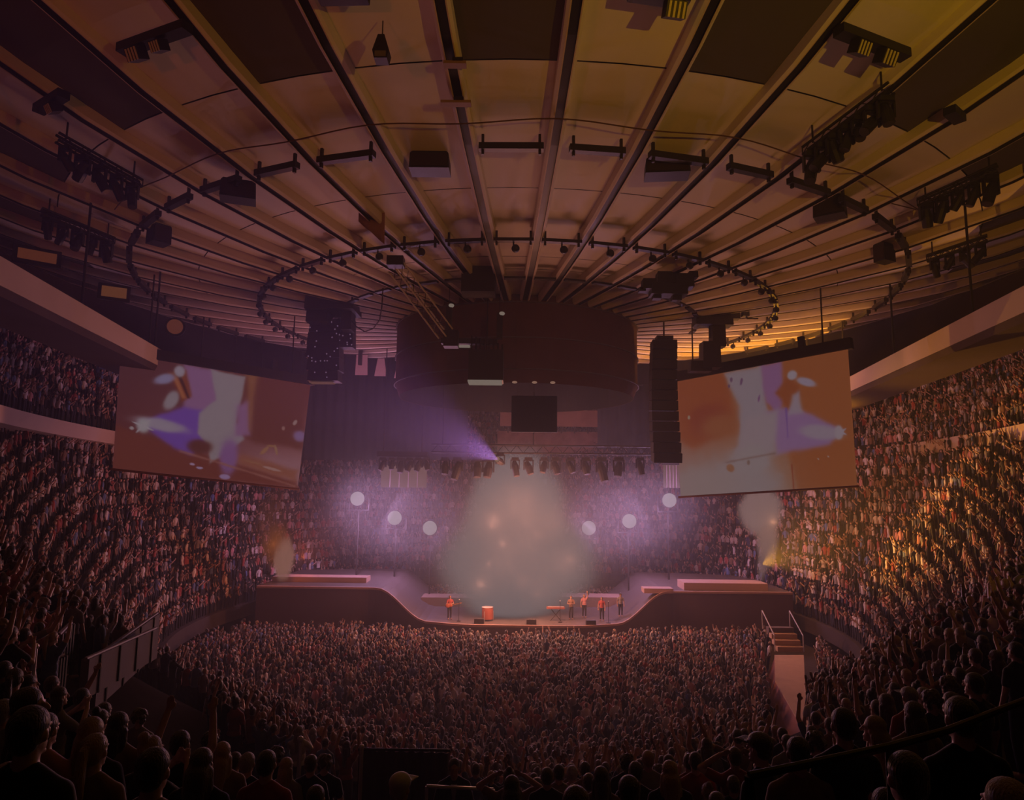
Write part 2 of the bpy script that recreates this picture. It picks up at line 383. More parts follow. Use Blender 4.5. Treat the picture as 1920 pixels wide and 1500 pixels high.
tongue(fl, B0, 532, 1046, 56, .95, 2.0, (1, .72, .70), .19, 9, noise=.6, hard=.6, nscale=1.5)
tongue(fl, B0, 518, 1020, 56, 1.5, 2.3, (1, .42, .13), .12, 2.2, noise=.8, hard=.9, nscale=1.5)
tongue(fl, B0, 508, 975, 56, 2.2, 4.2, (1, .42, .25), .08, .5, noise=.8, hard=1.0, nscale=1.4)
fr = thing('stage_flame', 'tall white flame column on the raised platform under the amber screen', 'flame', FLAME_R - Vector((0, 0, 3)))
B1 = FLAME_R - Vector((0, 0, 3))
tongue(fr, B1, 1425, 955, 56, 1.9, 2.3, (.95, .92, 1.15), .18, 5, noise=.7, hard=.6, nscale=1.4)
tongue(fr, B1, 1438, 1010, 56, 1.0, 2.9, (1, .88, 1), .18, 5, noise=.7, hard=.7, nscale=1.6)
tongue(fr, B1, 1428, 1060, 56, .45, 1.7, (.95, .85, 1.1), .14, 6, noise=.6, hard=.8, nscale=1.6)
# ------------------------------------------------------------------ stage
def stage_h(x):
    return 1.75 + 2.15 * sm((abs(x - .6) - 7.0) / 4.0) * (1.0 if x < 0 else 1.0)
def stage_front(x):
    return 51.2 + 2.6 * sm((abs(x - .6) - 3.0) / 9.0)
st = thing('stage', 'wide dark stage with raised wings curving down to a low middle before the floor crowd', 'stage', (0, 54, 0))
xs = list(np.linspace(-19.5, 21.0, 82)); bt = MB(); bs = MB(); vt = []; vs = []; be = MB(); ve = []
for x in xs:
    h, y = stage_h(x), stage_front(x) - 54
    vt += [(x, y, h), (x, y + 13 - .012 * x * x * .5, h)]
    vs += [(x, y, 0), (x, y, h - .12)]
    ve += [(x, y - .06, h - .12), (x, y - .06, h + .03), (x, y + .12, h + .03)]
nx = len(xs)
bt.add(vt, [(2 * i, 2 * i + 2, 2 * i + 3, 2 * i + 1) for i in range(nx - 1)]); bt.build('deck', DECK, st)
bs.add(vs + [(xs[0], 9, 0), (xs[0], 9, stage_h(xs[0])), (xs[-1], 9, 0), (xs[-1], 9, stage_h(xs[-1]))],
       [(2 * i, 2 * i + 2, 2 * i + 3, 2 * i + 1) for i in range(nx - 1)] + [(0, 1, 2 * nx + 1, 2 * nx), (2 * nx - 2, 2 * nx, 2 * nx, 2 * nx - 1)][:1] + [(2 * nx - 2, 2 * nx - 1, 2 * nx + 3, 2 * nx + 2)])
bs.build('skirt', SKIRT, st)
be.add(ve, [(3 * i, 3 * i + 3, 3 * i + 4, 3 * i + 1) for i in range(nx - 1)] + [(3 * i + 1, 3 * i + 4, 3 * i + 5, 3 * i + 2) for i in range(nx - 1)])
be.build('edge_strip', mat('stage_edge', (.5, .33, .26), .5), st)
for nm, x, y, sx, sy, h, z in (('riser', -4.2, 60, 7, 2.2, .7, 1.75), ('riser', 6.0, 60.5, 6, 2.2, .8, 1.75), ('side_box', 16.2, 55.6, 6.4, 2.2, .55, 3.9), ('side_box', 10.9, 54.3, 2.2, 1.2, .35, 3.75), ('side_box', -15.5, 57.2, 7.5, 1.6, .4, 3.9)):
    MB().box((x, y - 54, z + h / 2), (sx, sy, h)).build(nm, mat('riser_skin', (.42, .30, .26), .6), st)
# steps and pale ramp beside the floor crowd
rp = thing('access_ramp', 'long pale ramp with a red side between the floor crowd and the right tier', 'ramp', (16.2, 41, 0))
def quadbox(b, p, z0, z1, m=0):
    b.add([(x, y, z0) for x, y in p] + [(x, y, z1) for x, y in p], [(3, 2, 1, 0), (4, 5, 6, 7)] + [(i, (i + 1) % 4, 4 + (i + 1) % 4, 4 + i) for i in range(4)], m)
def gp(u, v, z):      # the point of the ray at height z
    r = ray(u, v); d = (z - HC) / r[2]; return Vector((r[0] * d, r[1] * d, z))
zt = 1.3; Pq = [gp(1452, 1228, zt), gp(1507, 1228, zt), gp(1512, 1335, zt), gp(1524, 1362, zt), gp(1506, 1366, zt), gp(1453, 1275, zt)]
b = MB(); O = Vector((16.2, 41, 0)); n = len(Pq)
b.add([p - O for p in Pq] + [p - O - Vector((0, 0, .12)) for p in Pq], [tuple(range(n)), tuple(reversed(range(n, 2 * n)))] + [(i, n + i, n + (i + 1) % n, (i + 1) % n) for i in range(n)]); b.build('walkway', RAMPM, rp)
b = MB(); q = [gp(1452, 1230, zt), gp(1453, 1275, zt), gp(1506, 1366, zt), gp(1524, 1380, zt)]
b.add([p - O - Vector((0, 0, .1)) for p in q] + [Vector((p.x, p.y, 0)) - O + Vector((-.5, 0, 0)) for p in q], [(i, i + 1, 5 + i, 4 + i) for i in range(3)]); b.build('side_panel', REDM, rp)
spv = thing('stage_steps', 'short flight of pale steps at the top of the long pale ramp', 'steps', gp(1480, 1222, zt))
o0 = spv.location.copy(); a = (gp(1507, 1228, zt) - gp(1458, 1228, zt)).length
for i in range(4):
    MB().box((.1, .25 + i * .5, .14 + i * .3), (a, .5, .3)).build('tread', RAMPM if i != 3 else GREYM, spv)
for sx in (-1, 1):
    bb = MB(); bb.path([(sx * a * .55, 0, .0), (sx * a * .55, 0, 1.0), (sx * a * .55, 2.1, 2.2), (sx * a * .55, 2.1, 1.0)], .04); bb.build('handrail', ALU, spv)
b = MB(); q = [gp(1408, 1305, .9), gp(1418, 1300, .9), gp(1416, 1350, .9), gp(1416, 1378, .9), gp(1406, 1378, .9), gp(1409, 1345, .9)]; n = 6
b.add(q + [p - Vector((0, 0, .9)) for p in q], [tuple(range(n))] + [(i, n + i, n + (i + 1) % n, (i + 1) % n) for i in range(n)])
tag(b.build('barrier_board', RAMPM), 'narrow pale board standing in the crowd beside the long ramp', 'board')
# ------------------------------------------------------------------ chase bridges along both sides
def bridge(name, label, side):
    t = thing(name, label, 'bridge', (side * 22, 48, HC + 7.3)); ys = list(np.arange(18, 84, 2.0))
    def e(y, q=0):
        x = 20.0 + (y - 28) * .17 - .0009 * max(0, y - 50) ** 2 * 1.5; return Vector((side * (x + q) + .4 - side * 22, y - 48, 0))
    for nm, prof, mt in (('parapet', [(0, .95), (0, -.1), (.2, -.1), (.2, .95)], FASC), ('deck', [(0, -.12), (.1, -.45), (3.0, -.45), (3.0, -.12)], WALLM)):
        b = MB(); vs = []; k = len(prof)
        for p in ys:
            for q, z in prof: v = e(p, q); vs.append((v.x, v.y, z))
        b.add(vs, [(i * k + j, (i + 1) * k + j, (i + 1) * k + (j + 1) % k, i * k + (j + 1) % k) for i in range(len(ys) - 1) for j in range(k)]); b.build(nm, mt, t)
    for p in ys[2::5]:
        v = e(p, .4); MB().tube((v.x, v.y, .9), (v.x, v.y, 6.5), .06, n=6).build('hanger', STEEL, t)
bridge('hanging_bridge', 'long pale bridge hung above the amber right tier', 1)
bridge('hanging_bridge', 'long dim bridge hung above the dark left tier', -1)
# ------------------------------------------------------------------ the two big screens
def vnoise(shape, cells, seed):
    r = np.random.RandomState(seed); g = r.rand(cells[1] + 2, cells[0] + 2); h, w_ = shape
    y = np.linspace(0, cells[1], h); x = np.linspace(0, cells[0], w_); yi = y.astype(int); xi = x.astype(int)
    fy = (y - yi)[:, None]; fx = (x - xi)[None]; fy = fy * fy * (3 - 2 * fy); fx = fx * fx * (3 - 2 * fx)
    return (g[yi][:, xi] * (1 - fx) + g[yi][:, xi + 1] * fx) * (1 - fy) + (g[yi + 1][:, xi] * (1 - fx) + g[yi + 1][:, xi + 1] * fx) * fy
def lin(c): return tuple(((q / 255 + .055) / 1.055) ** 2.4 if q > 10 else q / 255 / 12.92 for q in c)
def picture(nx, ny, base, items, seed):
    """a video picture: base colours at the four corners, soft shapes over it"""
    U, V = np.meshgrid(np.linspace(0, 1, nx), np.linspace(0, 1, ny)); c = [np.array(q, float) for q in base]
    im = (c[0][None, None] * (1 - U)[..., None] + c[1] * U[..., None]) * (1 - V)[..., None] + (c[2] * (1 - U)[..., None] + c[3] * U[..., None]) * V[..., None]
    nz = vnoise(U.shape, (9, 6), seed) * .6 + vnoise(U.shape, (26, 18), seed + 1) * .4
    for kind, a, col, soft in items:
        col = np.array(col, float)
        if kind == 'e':
            cx, cy_, rx, ry = a[:4]; th = math.radians(a[4]) if len(a) > 4 else 0
            x, y = (U - cx) * 1.5, V - cy_; X = (x * math.cos(th) + y * math.sin(th)) / (rx * 1.5); Y = (-x * math.sin(th) + y * math.cos(th)) / ry
            d = np.sqrt(X * X + Y * Y) + (nz - .5) * .5 * soft
        elif kind == 'p':           # polygon, signed distance
            P = np.array(a) * [1.5, 1]; x, y = U * 1.5, V; dm = np.full(U.shape, 9.); ins = np.zeros(U.shape, bool)
            for i in range(len(P)):
                p, q = P[i], P[(i + 1) % len(P)]; e = q - p; t = np.clip(((x - p[0]) * e[0] + (y - p[1]) * e[1]) / (e @ e), 0, 1)
                dm = np.minimum(dm, np.hypot(x - p[0] - t * e[0], y - p[1] - t * e[1]))
                with np.errstate(divide='ignore', invalid='ignore'):
                    cr = ((p[1] > y) != (q[1] > y)) & (x < (q[0] - p[0]) * (y - p[1]) / (q[1] - p[1]) + p[0])
                ins ^= cr
            d = np.where(ins, 1 - dm * 12, 1 + dm * 12) + (nz - .5) * .6 * soft
        k = 1 / (1 + np.exp(np.clip((d - 1) * 6 / max(soft, .08), -40, 40))); im = im * (1 - k[..., None]) + col * k[..., None]
    return np.clip(im, 2, 130)
VG, VP, VV = (103, 103, 106), (98, 76, 104), (78, 56, 122)
LEFT_PIC = picture(230, 150, [(62, 38, 40), (72, 36, 26), (72, 38, 36), (112, 88, 92)], [
    ('p', [(.60, .0), (.98, .02), (1, .62), (.70, .62), (.58, .5)], (72, 40, 30), .9),
    ('e', (.88, .95, .22, .22), (108, 86, 92), 1), ('p', [(.0, .62), (.35, .75), (.98, .93), (1, 1), (0, 1)], (78, 42, 34), .6),
    ('p', [(.55, .72), (.98, .83), (.98, .93), (.5, .8)], (100, 66, 50), .8),
    ('p', [(.29, .0), (.46, .0), (.50, .35), (.40, .62), (.30, .42)], VP, .5), ('p', [(.10, .58), (.30, .38), (.43, .40), (.46, .62), (.36, .80), (.27, .76)], VV, .6),
    ('p', [(.42, .0), (.61, .02), (.58, .45), (.63, .60), (.56, .72), (.46, .86), (.44, .70), (.38, .60), (.38, .42), (.46, .28)], VG, .35),
    ('p', [(.58, .30), (.65, .22), (.66, .55), (.58, .58)], VP, .7), ('p', [(.62, .0), (.67, .0), (.66, .5), (.64, .3)], (96, 66, 40), .7),
    ('p', [(.22, .10), (.30, .05), (.34, .28), (.29, .34)], (88, 48, 30), .4), ('p', [(.24, .13), (.26, .13), (.31, .30), (.29, .31)], (112, 72, 44), .2), ('p', [(.26, .1), (.275, .1), (.33, .3), (.315, .3)], (50, 28, 24), .2),
    ('e', (.20, .16, .05, .04, -30), (98, 100, 124), .8), ('e', (.27, .07, .025, .05), (110, 112, 120), .7), ('e', (.24, .34, .03, .09, 20), VG, .6),
    ('e', (.20, .57, .12, .05, 5), (108, 108, 118), .8), ('e', (.12, .60, .03, .06), (115, 122, 122), .8), ('e', (.12, .6, .055, .008, 20), (118, 122, 124), .2), ('e', (.12, .6, .055, .008, -55), (118, 122, 124), .2), ('e', (.07, .63, .01, .015), (112, 112, 112), .3),
    ('e', (.40, .72, .06, .06), (66, 38, 32), .8), ('e', (.56, .78, .05, .16), (92, 70, 108), .8),
    ('p', [(.30, .77), (.60, .86), (.98, .97), (.98, .985), (.6, .875), (.3, .785)], (104, 74, 66), .3),
    ('e', (.37, .88, .014, .010), (116, 104, 124), .3), ('e', (.41, .905, .018, .010), (112, 104, 128), .3), ('e', (.55, .96, .03, .022), (108, 98, 128), .4),
    ('e', (.93, .38, .012, .03, 30), (110, 98, 92), .3), ('e', (.86, .45, .01, .02), (104, 84, 76), .4), ('e', (.97, .50, .04, .05), (94, 82, 116), .9),
    ('e', (.76, .68, .012, .05, 40), (108, 84, 60), .3), ('e', (.80, .63, .03, .008), (106, 82, 56), .3), ('e', (.83, .66, .008, .05, -20), (108, 88, 66), .3), ('e', (.70, .80, .06, .008, 8), (104, 76, 56), .3), ('e', (.82, .84, .06, .012, 8), (116, 98, 90), .4)], 3)
RIGHT_PIC = picture(230, 150, [(104, 62, 34), (108, 66, 34), (108, 102, 98), (108, 74, 42)], [
    ('p', [(0, 0), (.34, 0), (.36, .5), (.1, .6), (0, .5)], (104, 60, 34), 1), ('e', (.20, .38, .12, .14), (96, 50, 34), 1), ('e', (.28, .45, .12, .10), (104, 68, 42), 1),
    ('p', [(.66, 0), (1, 0), (1, 1), (.70, 1), (.66, .7)], (106, 66, 36), .7),
    ('p', [(.31, 0), (.55, 0), (.56, .30), (.60, .60), (.40, .66), (.40, .30)], VG, .6),
    ('p', [(.54, 0), (.65, 0), (.66, .30), (.62, .40), (.56, .3)], VP, .5), ('p', [(.56, .38), (.70, .36), (.94, .58), (.88, .68), (.60, .72)], (100, 84, 112), .6),
    ('p', [(.45, .40), (.62, .38), (.60, .70), (.34, .80), (.36, .64)], (106, 104, 106), .7),
    ('e', (.84, .585, .10, .05, 12), (106, 104, 112), .7), ('e', (.93, .60, .02, .05), (112, 112, 114), .5), ('e', (.94, .60, .03, .008, 30), (112, 112, 116), .2), ('e', (.94, .60, .03, .008, -30), (112, 112, 116), .2),
    ('p', [(.62, .24), (.70, .10), (.75, .28), (.68, .38)], (100, 58, 32), .5), ('e', (.71, .12, .025, .035), (112, 114, 118), .6), ('e', (.78, .19, .05, .028, 25), (108, 108, 118), .7), ('p', [(.71, .28), (.74, .26), (.755, .42), (.68, .42)], (106, 104, 110), .5),
    ('e', (.38, .94, .27, .30), (106, 106, 104), .8), ('e', (.15, .95, .22, .18), (108, 106, 102), 1), ('e', (.46, .75, .10, .12), (106, 107, 105), .6),
    ('p', [(.30, .735), (.60, .70), (.60, .712), (.30, .75)], (92, 82, 76), .2), ('e', (.33, .79, .025, .03, 30), (104, 80, 58), .5), ('e', (.44, .76, .01, .02), (90, 82, 74), .4),
    ('e', (.36, .07, .008, .02), (76, 62, 78), .3), ('e', (.345, .12, .006, .016), (70, 56, 74), .3), ('e', (.42, .10, .008, .03, 15), (76, 60, 80), .3), ('e', (.52, .26, .006, .03, 15), (84, 62, 90), .3),
    ('p', [(.676, .80), (.684, .80), (.686, 1), (.678, 1)], (98, 52, 34), .1), ('p', [(.665, .37), (.672, .37), (.672, .60), (.665, .60)], (80, 62, 108), .2),
    ('e', (.08, .33, .008, .018), (112, 108, 90), .3), ('e', (.82, .78, .004, .006), (116, 108, 96), .3), ('e', (.87, .77, .004, .006), (116, 108, 96), .3)], 11)
def screen(label, corners, pic, seed, groupy, boxh):
    """corners: top-left, top-right, bottom-right, bottom-left world points"""
    TL, TR, BR, BL = corners; org = (TL + TR) / 2; t = thing('projection_screen', label, 'screen', org)
    ny, nx_, _ = pic.shape; sag = (BR + BL) / 2 - (TL + TR) / 2; nrm = (TR - TL).cross(BL - TL).normalized()
    if nrm.y > 0: nrm = -nrm
    vs = []
    for j in range(ny):
        for i in range(nx_):
            u, v = i / (nx_ - 1), j / (ny - 1); p = (TL * (1 - u) + TR * u) * (1 - v) + (BL * (1 - u) + BR * u) * v
            vs.append(p - org + nrm * .12 * math.sin(PI * v) * math.sin(PI * u))
    me = bpy.data.meshes.new('screen_cloth'); me.from_pydata([tuple(v) for v in vs], [], [(j * nx_ + i, (j + 1) * nx_ + i, (j + 1) * nx_ + i + 1, j * nx_ + i + 1) for j in range(ny - 1) for i in range(nx_ - 1)])
    ca = me.color_attributes.new('picture', 'FLOAT_COLOR', 'POINT'); L = np.where(pic > 10, ((pic / 255 + .055) / 1.055) ** 2.4, pic / 255 / 12.92) * np.array([1.0, 1.05, 1.4])
    ca.data.foreach_set('color', np.concatenate([L, np.ones((ny, nx_, 1))], 2).astype(np.float32).ravel())
    m = bpy.data.materials.new('lit_screen_picture'); m.use_nodes = True; nt = m.node_tree; nt.nodes.clear()
    at_ = nt.nodes.new('ShaderNodeAttribute'); at_.attribute_name = 'picture'; e = nt.nodes.new('ShaderNodeEmission'); out = nt.nodes.new('ShaderNodeOutputMaterial')
    e.inputs[1].default_value = SCREEN_GAIN; nt.links.new(at_.outputs['Color'], e.inputs[0]); nt.links.new(e.outputs[0], out.inputs[0]); me.materials.append(m)
    o = bpy.data.objects.new('screen_cloth', me); C.objects.link(o); o.parent = t
    X = (TR - TL).normalized(); Rm = Matrix((X, -nrm, X.cross(-nrm))).transposed(); ln = (TR - TL).length
    b = MB(); b.box(Rm @ Vector((0, .05, boxh / 2)), (ln + .5, .55, boxh), Rm); b.build('roller_housing', STEEL, t)
    X2 = (BR - BL).normalized(); b = MB(); b.tube(BL - org - X2 * .15, BR - org + X2 * .1, .07, n=8); b.build('bottom_bar', mat('dark_red_bar', (.10, .03, .02), .6), t)
    for f in (-.38, .38):
        p = Rm @ Vector((ln * f, .05, boxh)); q = Vector((p.x, p.y, ceil_z(26) - org.z - .8)); b = MB(); b.tube(p, q, .05, n=6); b.build('hanger', STEEL, t)
    b = MB(); b.box(Rm @ Vector((ln * .27, .1, boxh + .35)), (.35, .35, .7), Rm); b.build('hoist_motor', STEEL, t)
    return t
SCREEN_GAIN = 1.0
screen('big lit screen showing a violet beam, hung left of the stage before the dark tier',
       (at(226, 664, 40.0), at(582, 722, 50.0), at(558, 917, 50.0), at(211, 880, 40.0)), LEFT_PIC, 1, '', .62)
screen('big bright amber and white screen hung right of the stage before the lit tier',
       (at(1267, 716, 49.0), at(1590, 655, 41.0), at(1607, 912, 41.0), at(1276, 932, 49.0)), RIGHT_PIC, 2, '', .68)
def mini(label, u0, v0, u1, v1, d):
    t = thing('side_screen', label, 'screen', at((u0 + u1) / 2, v0, d)); a = at(u0, v0, d); c = at(u1, v1, d); w_ = c.x - a.x; h = a.z - c.z
    b = MB(); b.box((0, 0, -h / 2), (w_, .12, h)); b.build('lit_face', glow('pale_lilac_screen', (1, .84, .92), .105), t)
    for i in range(1, 5): MB().box((w_ * (i / 5 - .5), -.07, -h / 2), (.05, .02, h)).build('seam', mat('lilac_seam', (.2, .15, .18), .8), t)
    MB().box((0, 0, .12), (w_ + .2, .2, .24)).build('frame', STEEL, t)
mini('small pale lilac screen between the lamp silhouettes and the violet lamps, left of the burst', 716, 872, 800, 915, 60)
mini('small pale lilac screen tucked beside the big amber screen', 1243, 872, 1274, 915, 60)
# ------------------------------------------------------------------ lamps facing the room
def lamp(u, v, d, label):
    p = at(u, v, d); t = thing('violet_stage_lamp', label, 'stage lamp', p, group='bright violet stage lamps behind the stage')
    MB().ball((0, 0, 0), .60, 18, 12).build('lens', glow('violet_lens', (.66, .95, 1.25), .34), t, smooth=True)
    b = MB(); b.tube((0, .2, 0), (0, 1.3, 0), .66, .4, n=16); b.build('housing', STEEL, t)
    b = MB(); b.path([(-.85, .7, 0), (-.85, .7, -1.0), (.85, .7, -1.0), (.85, .7, 0)], .06); b.build('yoke', STEEL, t)
    b = MB(); b.tube((0, .7, -1.0), (0, .7, -p.z + ground(p.x, p.y + .7)), .07, n=6); b.build('stand', STEEL, t)
for (u, v, d), s in zip(LAMPS, ('outermost lamp left of the burst, nearest the left screen', 'middle lamp of the three left of the burst', 'innermost lamp left of the burst', 'innermost lamp right of the burst', 'middle lamp of the three right of the burst', 'outermost lamp right of the burst, beside the amber screen')):
    lamp(u, v, d, 'glaring violet-white stage lamp, ' + s)
# ------------------------------------------------------------------ people
SKIN = [mat('skin_light', (.60, .40, .32), .5), mat('skin_tan', (.42, .25, .17), .5), mat('skin_dark', (.13, .07, .05), .5)]
HAIR = {'black': mat('hair_black', (.012, .010, .010), .38, spec=.8, sheen=1.0), 'brown': mat('hair_brown', (.055, .030, .018), .38, spec=.8, sheen=1.0),
        'blonde': mat('hair_blonde', (.42, .27, .12), .38, spec=.8, sheen=1.0), 'grey': mat('hair_grey', (.30, .28, .27), .38, spec=.8, sheen=1.0)}
for _h in HAIR.values():
    _n = _h.node_tree; _t = _n.nodes.new('ShaderNodeTexCoord'); _m = _n.nodes.new('ShaderNodeMapping'); _m.inputs['Scale'].default_value = (70, 70, 7)
    _x = _n.nodes.new('ShaderNodeTexNoise'); _x.inputs['Scale'].default_value = 1.6; _x.inputs['Detail'].default_value = 3; _b = _n.nodes.new('ShaderNodeBump'); _b.inputs['Strength'].default_value = .9; _b.inputs['Distance'].default_value = .02
    _n.links.new(_t.outputs['Object'], _m.inputs[0]); _n.links.new(_m.outputs[0], _x.inputs['Vector']); _n.links.new(_x.outputs['Fac'], _b.inputs['Height']); _n.links.new(_b.outputs[0], _n.nodes['Principled BSDF'].inputs['Normal'])
CLOTH = {'black': mat('cloth_black', (.012, .012, .013), .85, sheen=.6), 'grey': mat('cloth_grey', (.24, .23, .235), .85, sheen=.6), 'white': mat('cloth_white', (.66, .63, .62), .85, sheen=.6),
         'red': mat('cloth_red', (.30, .06, .05), .85, sheen=.6), 'pink': mat('cloth_pink', (.52, .25, .25), .85, sheen=.6), 'navy': mat('cloth_navy', (.03, .04, .09), .85, sheen=.6),
         'brown': mat('cloth_brown', (.20, .12, .08), .85, sheen=.6), 'blue': mat('cloth_blue', (.10, .16, .30), .85, sheen=.6)}
JEANS = mat('trouser_dark', (.03, .032, .045), .9)
PT = {'pel': (0, 0, .93), 'wai': (0, .01, 1.10), 'che': (0, 0, 1.30), 'nek': (0, .01, 1.47), 'hea': (0, .025, 1.625)}
def arm_pts(kind, s):
    S = (s * .178, 0, 1.375)
    return {'down': [S, (s * .25, .01, 1.12), (s * .26, .08, .88), (s * .255, .12, .80)], 'up': [S, (s * .27, .08, 1.62), (s * .22, .16, 1.86), (s * .21, .18, 1.95)],
            'head': [S, (s * .42, .05, 1.50), (s * .20, -.03, 1.68), (s * .12, -.05, 1.72)], 'clap': [S, (s * .25, .17, 1.22), (s * .08, .34, 1.42), (s * .03, .37, 1.50)],
            'phone': [S, (s * .24, .16, 1.28), (s * .13, .33, 1.55), (s * .08, .35, 1.63)], 'wide': [S, (s * .42, .08, 1.50), (s * .55, .12, 1.78), (s * .58, .13, 1.87)],
            'fold': [S, (s * .27, .06, 1.15), (s * .05, .22, 1.14), (-s * .05, .24, 1.16)]}[kind]
POSES = {'still': ('down', 'down'), 'cheer': ('up', 'up'), 'point': ('up', 'down'), 'clap': ('clap', 'clap'), 'film': ('phone', 'down'), 'head': ('head', 'head'), 'wide': ('wide', 'wide'), 'fold': ('fold', 'fold')}
def remeshed(b, name, mats, voxel, smooth=4):
    o = b.build(name, mats); r = o.modifiers.new('r', 'REMESH'); r.mode = 'VOXEL'; r.voxel_size = voxel
    q = o.modifiers.new('s', 'SMOOTH'); q.factor = .5; q.iterations = smooth
    dg = bpy.context.evaluated_depsgraph_get(); me = bpy.data.meshes.new_from_object(o.evaluated_get(dg)); me.name = name
    bpy.data.objects.remove(o); me.polygons.foreach_set('use_smooth', [True] * len(me.polygons))
    if not me.materials:
        for m in (mats if isinstance(mats, (list, tuple)) else [mats]): me.materials.append(m)
    return me
def body_mesh(pose, wide=1.0):
    b = MB(); P = {k: Vector(v) for k, v in PT.items()}
    b.ball(P['hea'] + Vector((0, -.01, .02)), (.074, .092, .105), 16, 12); b.ball(P['hea'] + Vector((0, .02, -.055)), (.056, .068, .066), 12, 8)
    b.tube(P['hea'] + Vector((0, .085, .02)), P['hea'] + Vector((0, .115, -.022)), .010, .017, 8); b.ball(P['hea'] + Vector((0, .112, -.022)), .016, 8, 6)      # nose
    b.ball(P['hea'] + Vector((0, .088, -.066)), (.026, .012, .010), 8, 6); b.ball(P['hea'] + Vector((0, .078, -.102)), (.028, .02, .018), 8, 6)              # lips, chin
    for s in (-1, 1):
        b.ball(P['hea'] + Vector((s * .077, -.005, -.005)), (.012, .022, .032), 8, 6); b.ball(P['hea'] + Vector((s * .033, .082, .022)), (.017, .012, .010), 8, 6)
    b.capsule(P['nek'] - Vector((0, 0, .05)), P['hea'] - Vector((0, .015, .05)), .062, .052, 12)
    b.ball(P['che'], (.165 * wide, .10, .17), 16, 12); b.ball(P['wai'], (.135 * wide, .09, .15), 16, 10); b.ball(P['pel'], (.165 * wide, .10, .12), 16, 10)
    b.capsule((-.13, 0, 1.37), (.13, 0, 1.37), .055, .055, 10); b.capsule((-.04, 0, 1.47), (-.155, 0, 1.39), .042, .048, 10); b.capsule((.04, 0, 1.47), (.155, 0, 1.39), .042, .048, 10)
    for s, k in ((-1, POSES[pose][0]), (1, POSES[pose][1])):
        A = [Vector(q) for q in arm_pts(k, s)]
        b.capsule(A[0], A[1], .054, .042, 10); b.capsule(A[1], A[2], .041, .030, 10)
        d = (A[3] - A[2]).normalized(); X = Vector((s, 0, 0)); X = (X - d * X.dot(d)).normalized(); Y = d.cross(X)
        b.ball(A[2] + d * .045, (.026, .026, .05), 10, 8, rot=d.to_track_quat('Z', 'Y').to_matrix())
        for i, (o_, ln) in enumerate(((-.030, .060), (-.010, .074), (.010, .070), (.030, .055))):
            f0 = A[2] + d * .075 + X * o_; f1 = f0 + (d + Y * .12).normalized() * ln * .55; f2 = f1 + (d + Y * .5).normalized() * ln * .45; b.capsule(f0, f1, .0105, .0095, 6); b.capsule(f1, f2, .0095, .008, 6)
        t0 = A[2] + d * .03 - X * .024; t1 = t0 - X * .03 + d * .03; b.capsule(t0, t1, .012, .010, 6); b.capsule(t1, t1 + d * .026, .010, .008, 6)
        b.capsule((s * .088, 0, .90), (s * .10, .02, .50), .085, .056, 12); b.capsule((s * .10, .02, .50), (s * .105, -.02, .09), .054, .036, 12)
        b.capsule((s * .105, -.03, .05), (s * .12, .13, .035), .042, .036, 10)
    return remeshed(b, 'body', SKIN[0], .0095, 3)
def shirt_mesh(pose, wide=1.0, sleeve=.62, coat=False):
    b = MB(); e = .017 if not coat else .03
    b.ball(PT['che'], (.165 * wide + e, .10 + e, .185), 18, 12); b.ball(PT['wai'], (.140 * wide + e, .092 + e, .17), 18, 10); b.ball((0, 0, .96), (.160 * wide + e, .10 + e, .13 if not coat else .22), 18, 10)
    b.capsule((-.13, 0, 1.365), (.13, 0, 1.365), .060 + e * .5, .060 + e * .5, 12); b.tube((0, 0, 1.40), (0, .01, 1.475), .10, .070, 14)
    for s in (-1, 1): b.capsule((s * .045, 0, 1.462), (s * .160, 0, 1.385), .046 + e * .4, .052 + e * .5, 12)
    for s, k in ((-1, POSES[pose][0]), (1, POSES[pose][1])):
        A = [Vector(q) for q in arm_pts(k, s)]; sl = 1.0 if coat else sleeve
        b.capsule(A[0], A[0].lerp(A[1], sl), .064 + e * .3, .056 + e * .3, 12)
        if coat: b.capsule(A[1], A[1].lerp(A[2], .92), .055, .044, 12)
    return remeshed(b, 'shirt', CLOTH['black'], .016, 4)
def trouser_mesh():
    b = MB(); b.ball((0, 0, .93), (.185, .118, .11), 16, 10)
    for s in (-1, 1): b.capsule((s * .088, 0, .88), (s * .10, .02, .50), .098, .068, 12); b.capsule((s * .10, .02, .50), (s * .105, -.02, .13), .067, .052, 12)
    return remeshed(b, 'trousers', JEANS, .018, 4)
